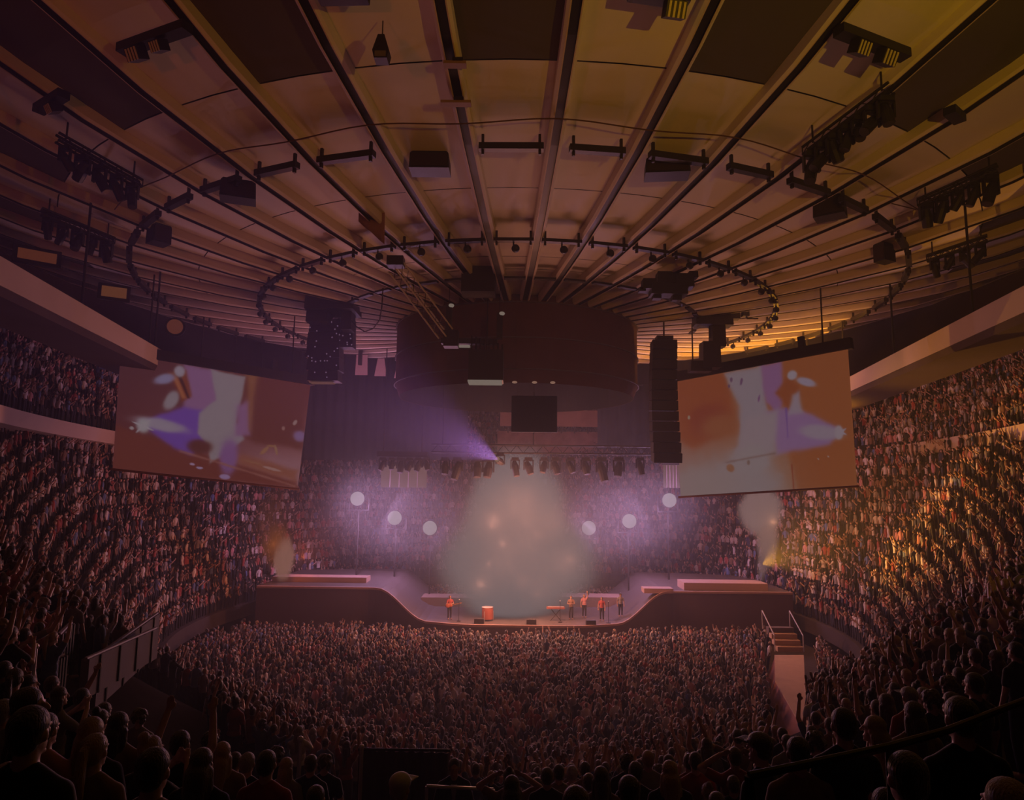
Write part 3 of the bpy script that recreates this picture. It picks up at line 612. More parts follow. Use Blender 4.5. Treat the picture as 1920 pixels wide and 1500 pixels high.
def hair_mesh(kind):
    b = MB(); H = Vector(PT['hea']); m = HAIR['brown']
    b.ball(H + Vector((0, -.022, .045)), (.085, .096, .088), 16, 12)
    if kind == 'short': b.ball(H + Vector((0, -.045, -.005)), (.078, .066, .080), 14, 10)
    if kind == 'curly':
        r_ = random.Random(5)
        for i in range(46):
            d = Vector((r_.gauss(0, 1), r_.gauss(0, 1) - .35, r_.gauss(0, 1) + .45)).normalized(); b.ball(H + Vector((0, -.025, .02)) + Vector((d.x * .088, d.y * .092, d.z * .098)), .033, 7, 5)
    if kind in ('long', 'wavy'):
        b.ball(H + Vector((0, -.045, -.03)), (.092, .072, .12), 16, 10)
        w_ = 1.0 if kind == 'long' else 1.25
        b.capsule(H + Vector((0, -.07, -.06)), H + Vector((0, -.105, -.36)), .082 * w_, .058 * w_, 14)
        for s in (-1, 1): b.capsule(H + Vector((s * .068, -.03, -.03)), H + Vector((s * .085 * w_, -.07, -.30)), .040, .034, 10)
    if kind == 'ponytail':
        b.ball(H + Vector((0, -.04, 0)), (.080, .066, .082), 14, 10); b.ball(H + Vector((0, -.115, .05)), .028, 10, 7)
        b.capsule(H + Vector((0, -.13, .04)), H + Vector((.01, -.165, -.14)), .032, .040, 10); b.capsule(H + Vector((.01, -.165, -.14)), H + Vector((.02, -.15, -.36)), .040, .016, 10)
    if kind == 'bun':
        b.ball(H + Vector((0, -.04, .0)), (.080, .066, .082), 14, 10); b.ball(H + Vector((0, -.085, .135)), .046, 12, 8)
    if kind == 'cap':
        b.ball(H + Vector((0, -.045, -.012)), (.078, .062, .06), 14, 10)
    if kind in ('cap',):
        b.ball(H + Vector((0, -.012, .06)), (.094, .108, .078), 18, 10); b.box(H + Vector((0, .135, .045)), (.15, .11, .014))
    return remeshed(b, 'hair', m, .009 if kind in ('curly',) else .010, 2 if kind == 'curly' else 4)
_cache = {}
def cached(fn, *a):
    k = (fn.__name__,) + a
    if k not in _cache: _cache[k] = fn(*a)
    return _cache[k]
def dress(name, me, m, parent):
    o = bpy.data.objects.new(name, me); C.objects.link(o); o.parent = parent; o.material_slots[0].link = 'OBJECT'; o.material_slots[0].material = m; return o
def person(loc, rotz, label, pose='still', hair='short', hcol='black', shirt='black', skin=0, scale=1.0, wide=1.0, coat=False, group=None, lean=0, full=True):
    t = thing('person', label, 'person', loc, group=group, rot=(lean, 0, rotz)); t.scale = (scale,) * 3
    dress('body', cached(body_mesh, pose, wide), SKIN[skin], t)
    dress('shirt' if not coat else 'jacket', cached(shirt_mesh, pose, wide, .62, coat), CLOTH[shirt], t)
    dress('trousers', cached(trouser_mesh), JEANS if not coat else CLOTH['black'], t)
    if hair: dress('hair' if hair != 'cap' else 'cap', cached(hair_mesh, hair), HAIR[hcol] if hcol in HAIR else CLOTH[hcol], t)
    return t
TOPS = []           # occupied spots (x, y)
def solve(u, v, dexp, H=1.75, sd=.05, slog=.12):
    """where on the seating someone stands whose crown is seen at (u, v) at about dexp metres"""
    best = None
    for k in np.arange(.6, 1.6, .02):
        d = dexp * k; p = at(u, v, d); g = ground(p.x, p.y); sc_ = (p.z - g) / H; c = ((sc_ - 1) / sd) ** 2 + (math.log(k) / slog) ** 2
        if best is None or c < best[0]: best = (c, d, sc_, p, g)
    return best
HERO = '''55 1326|62|short|black|black|still|0|0|big broad-shouldered person in black filling the lower left corner
84 1338|40|short|black|pink|still|0|0|person in a pale pink shirt beside the big black figure, lower left
50 1290|40|short|brown|black|still|0|55|person with short brown hair turned in profile behind the big dark figure
6 1312|30|short|grey|grey|still|0|0|grey-haired person cut by the left edge above the big dark figure
8 1240|22|short|black|black|clap|1|0|dark-shirted person clapping at the left edge below the barrier wall
28 1254|24|ponytail|brown|black|still|0|-20|person with a brown ponytail near the left edge, head lit from the stage
52 1266|17|short|black|grey|still|0|30|person in grey with a pale lit cheek between two dark heads at the left edge
97 1268|18|short|brown|black|wide|0|0|person spreading both arms at the left, below the vomitory wall
110 1288|18|long|brown|grey|clap|0|20|long-haired person clapping with lit forearms at the left
153 1291|22|short|black|black|still|1|15|person in black with a red-lit face left of centre rows, standing by the dark aisle
166 1308|22|long|black|brown|still|0|0|person with long black hair and a lit shoulder in the left rows
188 1322|24|bun|black|black|still|0|0|person with a black hair bun in the left rows
140 1343|38|long|blonde|black|still|0|-10|person with long blonde-tipped hair left of the blonde ponytail
177 1377|42|ponytail|blonde|brown|still|0|0|person with a long blonde ponytail lit gold, in a brown top
222 1336|32|long|black|brown|still|1|0|person with long straight black hair in a dark brown top
262 1329|17|curly|brown|grey|still|0|0|small curly-haired person behind the long black hair
282 1368|34|bun|blonde|black|clap|0|15|blonde person with hair pinned up above a big dark head
287 1404|52|short|black|brown|still|0|0|big dark head with round lit shoulder at the bottom left
338 1371|30|short|black|black|cheer|0|0|person in black raising both lit arms in the left rows
394 1373|20|curly|black|black|film|0|0|curly-haired person holding a phone up beside the blonde head
417 1392|27|long|blonde|brown|still|0|-15|blonde person with hair tied low in the left rows
378 1404|36|wavy|brown|black|still|0|0|person with wavy brown hair lit along its right side
440 1411|22|short|brown|pink|still|0|20|person in dull pink behind the dark-haired one in dark red
464 1412|20|short|grey|black|still|0|0|grey-haired person small between two darker heads, lower left
500 1408|31|short|black|red|still|0|0|person in dark red with short black hair, arm lit
519 1400|20|curly|black|black|still|1|0|black curly-haired head just behind the person in dark red
537 1421|22|long|blonde|grey|still|0|10|person with long blonde hair right of the one in dark red
583 1416|21|short|brown|navy|still|0|8|shorter-haired one of a pair leaning heads together, left side
609 1415|20|curly|brown|navy|still|0|-8|curly-haired one of a pair leaning heads together, right side
592 1474|30|short|brown|black|still|0|0|head cut by the bottom edge under the leaning pair
14 1432|44|wavy|blonde|black|still|0|0|person with wavy blonde hair in the very bottom left corner
749 1452|32|cap|white|black|still|0|20|person in a pale knitted cap alone near the bottom centre
955 1434|20|bun|brown|brown|head|0|0|person with both elbows out behind the long triangular hair
960 1455|28|wavy|black|black|still|0|0|person with long dark triangular hair, bottom centre
1001 1450|15|short|brown|grey|still|0|0|small head left of the dark-jacketed man, bottom centre
1008 1460|17|cap|black|black|still|0|0|small dark cap low in front of the row, bottom centre
1026 1440|21|short|brown|black|still|0|0|square-shouldered man in black with a rim-lit crown, bottom centre
1048 1434|19|short|black|grey|still|0|0|person in grey just right of the square-shouldered man
1073 1436|18|short|grey|pink|still|0|0|grey-haired person in pink between two darker heads
1097 1429|18|short|black|brown|still|1|0|dark short-haired person in brown, third from the square-shouldered man
1104 1451|20|short|brown|black|still|0|0|bent head beside the long hair with the bright outline
1127 1438|25|long|brown|brown|still|0|0|person with long hair outlined in light, bottom centre right
1080 1476|46|long|brown|black|still|0|0|large rim-lit head cut by the bottom edge, right of centre
1176 1414|20|curly|black|black|still|2|0|person in black with high dark curls behind the row
1192 1429|24|short|black|black|still|0|0|person in black with short hair before the dark curls
1180 1456|38|short|black|black|still|2|0|very dark round head close to the camera, right of centre
1215 1408|19|short|blonde|grey|film|0|0|fair person looking at a small blue-lit phone
1243 1417|19|short|black|brown|still|0|0|dark head right of the fair person with the phone
1236 1434|18|curly|brown|brown|still|0|0|curly brown head between the phone holder and the blonde
1256 1427|26|wavy|blonde|black|still|0|0|wavy blonde person in black with glowing hair outline
1284 1413|20|short|brown|red|still|0|0|short-haired person in red beside the neat dark red shirt
1304 1411|22|short|black|red|still|0|0|broad man in a plain dull red shirt with cropped black hair
1325 1384|18|long|brown|grey|point|0|0|long-haired person raising one arm, left of the capped man
1343 1392|17|curly|black|black|still|0|0|curly black head between raised arms, left of the capped man
1383 1368|18|short|black|brown|wide|0|0|person with both arms lifted wide above the row
1378 1402|22|short|brown|red|head|0|0|person with hands on the back of the head, elbows out
1428 1376|34|cap|black|black|still|0|-35|man in a dark cap and black jacket half turned left
1430 1362|15|short|blonde|grey|still|0|0|small fair head just above the dark cap
1467 1365|17|short|black|black|still|0|0|short dark head right of the capped man, back row
1476 1378|18|short|brown|grey|still|0|0|brown head under the short dark one, right of the cap
1448 1384|14|long|brown|brown|clap|0|0|small long-haired person clapping right beside the cap
1497 1383|38|short|black|brown|still|1|0|round black head of a person in brown, between the cap and the tall man
1522 1361|17|short|brown|black|still|0|0|small brown head at the foot of the pale ramp
1529 1372|26|curly|black|black|still|0|0|curly dark head in front of the foot of the pale ramp
1582 1329|36|short|black|black|still|0|0|tall broad man in black whose head reaches the ramp height
1553 1347|17|short|brown|brown|still|0|0|small brown head left of the tall broad man
1642 1343|30|long|blonde|pink|clap|0|-40|blonde person in pink turned left with hands together
1662 1301|24|long|brown|black|still|0|0|brown long-haired person behind the blonde in pink
1645 1313|20|ponytail|brown|brown|point|0|-10|person with brown ponytail pointing at the stage
1714 1316|30|long|brown|brown|still|0|0|person with long smooth brown hair above the handrail
1706 1290|24|cap|grey|red|still|0|0|person in a grey cap behind the long smooth hair
1732 1289|22|short|grey|black|still|0|0|grey-haired man beside the curly head above the handrail
1747 1294|24|curly|brown|black|still|0|-10|curly brown head above the handrail, half turned
1785 1298|24|short|brown|black|still|0|-25|brown head leaning left over the handrail
1803 1308|48|short|black|black|still|0|0|large bent dark figure leaning along the handrail
1779 1268|22|curly|brown|brown|still|0|0|bushy brown hair two rows above the large leaning figure
1799 1252|22|long|brown|brown|still|0|0|long brown hair three rows above the large leaning figure
1828 1262|27|short|black|black|still|0|-15|dark-haired man turned left, upper right rows
1905 1204|24|short|black|black|still|0|-10|tall man in black standing full height at the right edge
1829 1216|20|short|brown|brown|still|0|0|brown head below the walkway rail, upper right
1858 1218|20|long|brown|black|still|0|0|long brown hair beside the tall man at the right edge
1702 1412|58|short|black|black|still|0|0|huge black head low right, under the handrail
1712 1456|34|short|brown|grey|still|0|-20|head with a lit left edge at the bottom, right side
1662 1480|40|short|black|black|still|0|0|round dark head cut by the bottom edge, right side
1892 1462|62|wavy|blonde|grey|still|0|-10|blonde head glowing in the bottom right corner
1376 1450|17|short|brown|black|still|0|10|small head low beside the black jacket, bottom right
1343 1461|18|bun|blonde|grey|still|0|0|fair pinned-up hair under the man in dull red
1344 1486|28|short|brown|black|still|0|0|head at the bottom edge below the fair pinned-up hair
1800 1177|18|long|blonde|black|still|0|0|fair long-haired person, right one of three in a row, upper right
1780 1178|16|short|blonde|grey|still|0|0|fair short-haired person, middle one of three in a row, upper right
1757 1174|15|short|brown|brown|clap|0|0|brown-haired person, left one of three in a row, upper right'''
np.random.seed(5)
DBG = []
for row in HERO.split('\n'):
    uv, hw, hair, hcol, shirt, pose, skin, yaw, label = row.split('|'); u, v = map(float, uv.split()); hw = float(hw)
    dexp = 205 / hw; c, d, sc_, p, g = solve(u, v, dexp, 1.80 if hair == 'bun' else 1.75)
    for q in TOPS:          # shoulder room
        dx, dy = p.x - q[0], p.y - q[1]; l = math.hypot(dx, dy)
        if l < .30: k = .30 / max(l, .05); p = Vector((q[0] + dx * k, q[1] + dy * k, p.z)); g = ground(p.x, p.y)
    DBG.append((int(u), int(v), round(d, 1), round(dexp, 1), round(sc_, 2))); sc_ = min(1.16, max(.84, sc_))
    ang = math.atan2(.6 - p.x, 55 - p.y); w_ = 1.12 if hw > 45 else 1.0
    person((p.x, p.y, g), -ang + math.radians(-float(yaw)), label, pose, hair, hcol if hair != 'cap' else hcol, shirt, int(skin), sc_, 1.0, group='spectators on the near rows')
    TOPS.append((p.x, p.y))
# usher in a dark suit facing the camera, with an arm up
p = at(852, 1422, 11.6); g = ground(p.x, p.y); sc_ = min(1.12, max(.9, (p.z - g) / 1.75))
us = person((p.x, p.y, g), PI + .1, 'man in a dark suit facing away from the stage, by the dark drape', 'still', 'short', 'black', 'black', 1, sc_, coat=True)
b = MB(); b.prism([(-.045, 1.44), (.045, 1.44), (.012, 1.15), (-.012, 1.15)], (1, 0, 0), (0, 0, 1), (0, .128, 0), (0, .02, 0)); b.build('shirt_front', CLOTH['grey'], us)
TOPS.append((p.x, p.y))
# ------------------------------------------------------------------ the crowd: where everybody stands
R_ = random.Random(11)
ORD = ['first', 'second', 'third', 'fourth', 'fifth', 'sixth', 'seventh', 'eighth', 'ninth', 'tenth', 'eleventh', 'twelfth', 'thirteenth', 'fourteenth', 'fifteenth', 'sixteenth', 'seventeenth']
def bay(k): return 'in the centre bay' if k == 0 else 'in the %s bay %s of centre' % (ORD[abs(k) - 1], 'left' if k < 0 else 'right')
def ramp_zone(x, y):
    u, v, _ = project((x, y, .8)); return (1405 < u < 1420 and 1290 < v < 1400) or (1440 < u < 1532 and 1195 < v < 1425 and x < 24 and y > 20)
def hides_ramp(x, y, z):
    u, v, d = project((x, y, z + 1.75)); w_ = 260 / d
    return d < 42 and ((1452 - w_ < u < 1512 + w_ * .6 and v < 1350) or (1406 - w_ < u < 1418 + w_ and v < 1345 and d < 30))
def seen(x, y, z, m=60):
    u, v, d = project((x, y, z)); return d > 1 and -m < u < 1920 + m and -m < v < 1500 + m
BLOCK = [(100, 1165, 320, 1300), (300, 1210, 400, 1340), (690, 1395, 835, 1600), (425, 1320, 470, 1400)]
def blocked(x, y, z, d):
    u, v, _ = project((x, y, z + 1.7))
    if d < 26:
        for a_, b_, c_, e_ in BLOCK:
            if a_ < u < c_ and b_ < v < e_: return True
    return False
SITES = []      # x, y, z, facing, zone
def face(x, y): return -math.atan2(.6 - x, 56 - y)
for iy in np.arange(26.5, 80, .60):
    for ix in np.arange(-22, 22, .58):
        x = ix + R_.uniform(-.2, .2); y = iy + R_.uniform(-.2, .2); s_, ph = find_s(x, y)
        if s_ > -.7 or ramp_zone(x, y): continue
        if y > stage_front(x) - 1.4 and -20.5 < x < 22 and y < 68: continue
        if y > 50 and abs(x) > 20.0 and y < 68: continue
        if R_.random() < .08: continue
        if y < 50 and hides_ramp(x, y, 0): continue
        if seen(x, y, 1.7) and not blocked(x, y, 0, y): SITES.append((x, y, 0.0, face(x, y), 'floor' if y < 60 else 'behind'))
for j in range(48):
    for a_ in np.arange(-180, 180, .55):
        ph = math.radians(a_ + R_.uniform(-.1, .1)); s_ = j * ROW + ROW * .45
        if s_ > smax(ph) - .3: continue
        p = floor_edge(ph, s_); step = .52
        key = int((abs(ph) * (24 + s_)) / step) if True else 0
        if a_ > -180 and getattr(face, 'k', None) == (j, key): continue
        face.k = (j, key)
        if R_.random() < .07: continue
        d = p.y
        if d < 2.5 or math.hypot(p.x, p.y - DC) > wall_r(math.atan2(p.x, DC - p.y)) - .6: continue
        z = ground(p.x, p.y); u, v, dd = project((p.x, p.y, z + 1.7))
        if not (dd > 1 and -60 < u < 1980 and v < 1560): continue
        if d < 9.5: continue
        if d < 16.5 and not (u > 1500 or (u < 100 and v < 1230) or (u > 700 and d > 14.5)): continue
        if d < 12 and v > 1190: continue
        if min((p.x - q[0]) ** 2 + (p.y - q[1]) ** 2 for q in TOPS) < .30: continue
        if hides_ramp(p.x, p.y, z) or ramp_zone(p.x, p.y) or blocked(p.x, p.y, z, d): continue
        SITES.append((p.x, p.y, z, face(p.x, p.y), 'left' if p.x < 0 and d < 62 else ('right' if d < 62 else 'far')))
for j in range(13):
    last = None
    for a_ in np.arange(33, 327, .5):
        ph = math.radians(a_ + R_.uniform(-.1, .1)); q = upper_ground(ph, j)
        if last is not None and (q - last).length < .52: continue
        last = q
        if R_.random() < .10 or math.hypot(q.x, q.y - DC) > wall_r(math.atan2(q.x, DC - q.y)) - .6: continue
        if seen(q.x, q.y, q.z + 1): SITES.append((q.x, q.y, q.z, face(q.x, q.y), 'upper'))
SITES.sort(key=lambda s_: math.hypot(s_[0], s_[1]))
# individuals: the nearest of them
AREA = [(lambda u, v, z: z == 'floor' and u < 620, 'on the floor behind the drape', 'standing people at the rear left of the floor'),
        (lambda u, v, z: z == 'floor', 'on the floor near the ramp', 'standing people at the rear of the floor'),
        (lambda u, v, z: u < 330, 'left tier above the barrier wall', 'people in the left tier near the barrier wall'),
        (lambda u, v, z: u < 700, 'rows left of the dark drape', 'people left of the dark drape'),
        (lambda u, v, z: u < 1150, 'rows past the usher', 'people past the usher'),
        (lambda u, v, z: u < 1530, 'rows left of ramp foot', 'people left of the ramp foot'),
        (lambda u, v, z: u < 1640 and v > 1215, 'low rows right of ramp foot', 'people low right of the ramp foot'),
        (lambda u, v, z: u < 1640, 'rows right of pale steps', 'people right of the pale steps'),
        (lambda u, v, z: u < 1740 and v > 1200, 'rows above tall broad man', 'people above the tall broad man'),
        (lambda u, v, z: u < 1740, 'middle of right tier', 'people in the middle of the right tier'),
        (lambda u, v, z: u < 1830, 'tier above three fair heads', 'people above the three fair heads'),
        (lambda u, v, z: True, 'tier above tall man in black', 'people above the tall man in black')]
PW = {'still': 'standing still', 'cheer': 'both arms raised', 'clap': 'clapping', 'film': 'holding a phone up', 'point': 'one arm raised', 'wide': 'arms spread wide'}
HW_ = {'short': 'short', 'long': 'long', 'curly': 'curly', 'ponytail': 'ponytailed', 'bun': 'pinned-up'}
USED = set()
IND = SITES[:205]; REST = SITES[205:]
for x, y, z, f, zone in IND:
    u, v, d = project((x, y, z + 1.7)); ar = next(a_ for a_ in AREA if a_[0](u, v, zone))
    for _try in range(40):
        hair = R_.choice(['short', 'short', 'short', 'long', 'curly', 'ponytail', 'bun']); hc = R_.choice(['black', 'black', 'brown', 'brown', 'blonde', 'grey']); sh = R_.choice(['black', 'black', 'grey', 'white', 'red', 'brown', 'navy', 'pink', 'blue'])
        po = R_.choice(['still', 'still', 'clap', 'cheer', 'film', 'point', 'wide']); lb = 'person in %s, %s %s hair, %s, %s' % (sh, HW_[hair], hc, PW[po], ar[1])
        if lb not in USED: break
    USED.add(lb)
    person((x, y, z), f + R_.uniform(-.3, .3), lb, po, hair, hc, sh, R_.choice([0, 0, 1, 1, 2]), R_.uniform(.92, 1.06), group=ar[2])
# everyone else, far too many to count
def archetype(pose, girl):
    b = MB()      # roles: 0 skin 1 hair 2 shirt 3 trousers
    b.ball((0, .02, 1.63), (.082, .098, .118), 6, 5, 0)
    nf = len(b.f)
    for i in range(nf):
        c = sum((Vector(b.v[k]) for k in b.f[i]), Vector()) / len(b.f[i])
        if c.z > 1.69 or c.y < .0: b.m[i] = 1
    if girl: b.ball((0, -.055, 1.52), (.10, .07, .20), 6, 4, 1)
    prof = [(.17, .11, .88, 2), (.155, .10, 1.05, 2), (.19, .12, 1.30, 2), (.17, .10, 1.42, 2), (.06, .06, 1.50, 2)]; n = 7; o = len(b.v)
    b.add([(a_ * math.cos(2 * PI * i / n), c * math.sin(2 * PI * i / n), z) for a_, c, z, _ in prof for i in range(n)], [(j * n + i, j * n + (i + 1) % n, (j + 1) * n + (i + 1) % n, (j + 1) * n + i) for j in range(4) for i in range(n)], 2)
    for s, k in ((-1, POSES[pose][0]), (1, POSES[pose][1])):
        A = arm_pts(k, s); b.tube(A[0], A[1], .06, .045, 4, 2, cap=False); b.tube(A[1], A[2], .042, .032, 4, 0, cap=False); b.tube(A[2], A[3], .04, .03, 4, 0)
        b.tube((s * .09, 0, .9), (s * .10, 0, .05), .10, .06, 4, 3, cap=False)
    return b
ARCH = [archetype(p_, g_) for p_ in ('still', 'still', 'clap', 'clap', 'film', 'cheer') for g_ in (False, True)]
CM = [SKIN[0], SKIN[1], SKIN[2], HAIR['black'], HAIR['brown'], HAIR['blonde'], CLOTH['black'], CLOTH['grey'], CLOTH['white'], CLOTH['red'], CLOTH['navy'], CLOTH['brown'], CLOTH['pink'], CLOTH['blue'], JEANS]
def mass(name, sites, label):
    rs = np.random.RandomState(3); V = []; LV = []; LS = []; MI = []; off = 0
    kinds = rs.choice(len(ARCH), len(sites), p=np.array([7, 5, 4, 3, 2, 1.5, 2, 1.5, 1, 1, 1.2, .8]) / 30.0)
    for k in range(len(ARCH)):
        idx = np.where(kinds == k)[0]
        if not len(idx): continue
        b = ARCH[k]; base = np.array(b.v); S = np.array([[sites[i][0], sites[i][1], sites[i][2], sites[i][3]] for i in idx]); n = len(idx)
        sc_ = rs.uniform(.9, 1.07, n)[:, None]; an = S[:, 3] + rs.normal(0, .35, n); c, s = np.cos(an)[:, None], np.sin(an)[:, None]
        x, y, z = base[:, 0][None] * sc_ * 1.06, base[:, 1][None] * sc_ * 1.06, base[:, 2][None] * sc_
        lean = rs.normal(0, .05, n)[:, None]; X = c * x - s * y + S[:, 0:1] + lean * z; Y = s * x + c * y + S[:, 1:2]; Z = z + S[:, 2:3]
        V.append(np.stack([X, Y, Z], 2).reshape(-1, 3)); nv = len(base)
        fl_ = np.concatenate([np.array(f) for f in b.f]); ln = np.array([len(f) for f in b.f])
        LV.append((fl_[None] + (off + np.arange(n) * nv)[:, None]).ravel()); LS.append(np.tile(ln, n)); off += n * nv
        role = np.array(b.m); tab = np.stack([rs.choice(3, n, p=[.6, .28, .12]), 3 + rs.choice(3, n, p=[.5, .33, .17]), 6 + rs.choice(8, n, p=[.27, .16, .17, .09, .09, .10, .06, .06]), np.full(n, 14)], 1)
        MI.append(tab[:, role].ravel())
    V = np.concatenate(V); LV = np.concatenate(LV); LS = np.concatenate(LS); MI = np.concatenate(MI)
    me = bpy.data.meshes.new(name); me.vertices.add(len(V)); me.vertices.foreach_set('co', V.astype(np.float32).ravel())
    me.loops.add(len(LV)); me.loops.foreach_set('vertex_index', LV.astype(np.int32)); me.polygons.add(len(LS))
    st_ = np.concatenate([[0], np.cumsum(LS)[:-1]]); me.polygons.foreach_set('loop_start', st_.astype(np.int32)); me.polygons.foreach_set('material_index', MI.astype(np.int32))
    for m in CM: me.materials.append(m)
    me.update(calc_edges=True); me.validate(); o = bpy.data.objects.new(name, me); C.objects.link(o); tag(o, label, 'crowd', kind='stuff'); return o
mass('crowd', REST, 'dense concert crowd packing the floor and every tier')
# ------------------------------------------------------------------ rigging under the ceiling
def hit(u, v, dz=-.6):
    """the point of the ray through (u, v) just under the ceiling"""
    r = ray(u, v); d = 5.0
    while d < 110:
        p = r * d; z = ceil_z(math.hypot(p[0], p[1] - DC)) + dz
        if p[2] + HC >= z: return Vector((p[0], p[1], p[2] + HC))
        d += .05
    return Vector((p[0], p[1], p[2] + HC))
def basis(x, up=(0, 0, 1)):
    x = Vector(x).normalized(); y = Vector(up).cross(x).normalized(); return Matrix((x, y, x.cross(y))).transposed()
def batten(r, k, drop, hgt, label, group, par=None, inset=.5):
    a0, a1 = ribang(k), ribang(k + 1); A = cpt(r, a0, -drop); B = cpt(r, a1, -drop); mid = (A + B) / 2; X = (B - A).normalized(); ln = (B - A).length - inset * 2
    t = thing('lighting_batten', label, 'lighting bar', mid, group=group); R = basis(X)
    MB().box((0, 0, 0), (ln, .30, hgt), R).build('bar', STEEL, t)
    if par is not None:
        for s in (-1, 1):
            b = MB(); b.box(X * s * (ln / 2 - .15) + Vector((0, 0, .1)), (.10, .12, hgt + .55), R); b.build('bracket', STEEL, t)
    if par: 
        b = MB(); b.ball((X * .1 + Vector((0, 0, -.42))), (.20, .20, .20), 12, 8); b.tube(Vector((0, 0, -.1)), Vector((0, 0, -.35)), .04, n=6); b.build('round_lamp', STEEL, t)
for k in range(-15, 17):
    if k not in (-1,): batten(25.2, k, .62, .26, 'black bar of the outer ceiling ring, ' + bay(k), 'outer ring of black bars under the ceiling', par=0, inset=.42 + .15 * (k % 2))
for k in range(-15, 16): batten(17.9, k, .60, .16, 'black bar with round lamp, middle ceiling ring, ' + bay(k), 'middle ring of black bars with round lamps', par=1, inset=.2)
for k in range(-12, 13, 1): batten(12.9, k, .55, .12, 'thin black bar of the inner ring, ' + bay(k), 'inner ring of thin black bars near the hub', inset=.25)
b = MB(); pts = [cpt(26.6, math.radians(a_) + OFF, -.62 + .10 * math.sin(a_ * .42)) for a_ in np.arange(-46, 47, 1.5)]
e0 = pts[-1]; pts += [at(1420, 318, e0.y), at(1455, 335, e0.y), at(1478, 362, e0.y), at(1484, 392, e0.y)]
b.path(pts, .028, 5); tag(b.build('cable', mat('brown_cable', (.12, .06, .03), .7)), 'thin cable looping across the ceiling ribs with a dangling end', 'cable')
# box loudspeakers hung round the ceiling
def ceiling_speaker(u, v, wpx, hpx, d, yaw, label):
    p = at(u, v, d); w_ = wpx * d / F; h = hpx * d / F; t = thing('ceiling_speaker', label, 'loudspeaker', p, yaw, group='box loudspeakers hung under the ceiling')
    b = MB(); b.prism([(-w_ / 2, -h / 2), (w_ / 2, -h / 2), (w_ / 2 * .96, h * .38), (w_ / 2 * .85, h / 2), (-w_ / 2 * .85, h / 2), (-w_ / 2 * .96, h * .38)], (1, 0, 0), (0, 0, 1), (0, -.45, 0), (0, .9, 0)); b.build('cabinet', STEEL, t)
    MB().box((0, -.47, -.02), (w_ * .9, .03, h * .78)).build('grille', mat('speaker_grille', (.035, .022, .02), .8), t)
    for s in (-1, 1): MB().tube((s * w_ * .35, 0, h / 2), (s * w_ * .35, 0, ceil_z(math.hypot(p.x, p.y - DC)) - p.z - .4), .03, n=5).build('hanging_wire', STEEL, t)
ceiling_speaker(807, 308, 78, 34, 26.5, .0, 'dark box loudspeaker left of the ceiling centre, between the two central ribs and the banner')
ceiling_speaker(1250, 317, 86, 32, 26.5, -.1, 'dark box loudspeaker right of the ceiling centre')
ceiling_speaker(447, 360, 66, 36, 28.5, .35, 'dark box loudspeaker hung high left, above the left screen')
ceiling_speaker(1556, 391, 56, 38, 30.5, -.6, 'dark box loudspeaker hung over the right screen')
ceiling_speaker(298, 441, 34, 36, 34, .9, 'dark narrow loudspeaker left of the high left one')
ceiling_speaker(1658, 475, 24, 36, 36, -1.1, 'dark narrow loudspeaker high on the right above the bridge')
# stage fixtures: moving heads, floods
def moving_head(p, aim, label, group, s=1.0, lens=None, length=.62):
    t = thing('spotlight', label, 'spotlight', p, group=group); d = Vector(aim).normalized()
    b = MB(); b.box((0, 0, -.06 * s), (.34 * s, .28 * s, .14 * s)); b.build('base', STEEL, t)
    b = MB(); b.box((-.2 * s, 0, -.32 * s), (.05 * s, .12 * s, .46 * s)); b.box((.2 * s, 0, -.32 * s), (.05 * s, .12 * s, .46 * s)); b.box((0, 0, -.13 * s), (.44 * s, .12 * s, .05 * s)); b.build('yoke', STEEL, t)
    c = Vector((0, 0, -.42 * s)); b = MB(); b.tube(c - d * .26 * s, c, .10 * s, .17 * s, n=10); b.tube(c, c + d * length * .55 * s, .17 * s, .15 * s, n=10); b.build('head', STEEL, t)
    MB().tube(c + d * length * .55 * s, c + d * (length * .55 * s + .02), .13 * s, n=10).build('lens', glow('warm_lens', (1, .9, .8), lens) if lens else mat('dark_lens', (.05, .04, .04), .2), t); return t
def rail(u0, v0, u1, v1, n, label, group, plabel, s=1.0, dz=-1.0, depth=.28):
    A = hit(u0, v0, dz); B = hit(u1, v1, dz); X = B - A; t = thing('lighting_rail', label, 'lighting bar', (A + B) / 2); m_ = (A + B) / 2
    for off in (-.16, .16):
        bb = MB(); q = X.cross(Vector((0, 0, 1))).normalized() * off; bb.tube(A - m_ + q, B - m_ + q, .05 * s, n=6); bb.tube(A - m_ + q + Vector((0, 0, .3)), B - m_ + q + Vector((0, 0, .3)), .05 * s, n=6)
        for i in range(11):
            f = i / 10; z0 = A.lerp(B, f) - m_ + q; z1 = A.lerp(B, min(1, f + .1)) - m_ + q; bb.tube(z0 + Vector((0, 0, .3 * (i % 2))), z1 + Vector((0, 0, .3 * ((i + 1) % 2))), .025, n=4)
        bb.build('truss_side', STEEL, t)
    for f in (.1, .9):
        c = A.lerp(B, f); MB().tube(c - m_ + Vector((0, 0, .3)), c - m_ + Vector((0, 0, -dz)), .04, n=5).build('hanger', STEEL, t)
    r_ = random.Random(int(u0))
    for i in range(n):
        p = A.lerp(B, (i + .5) / n); moving_head(p - Vector((0, 0, .04)), (r_.uniform(-.9, .9), r_.uniform(-.5, .7), -1), plabel % ORD[i], group, s * r_.uniform(.9, 1.25), length=r_.choice([.6, .9]))
rail(1672, 172, 1510, 292, 7, 'black truss rail crowded with spotlights along a rib, upper right', 'spotlights on the upper right rail', '%s black spotlight hanging from the crowded upper right rail, counted from its top', 1.25)
rail(1872, 322, 1722, 388, 5, 'black truss rail of spotlights in the yellow light near the right edge', 'spotlights on the right edge rail', '%s black spotlight hanging from the rail near the right edge, counted from its top', 1.2)
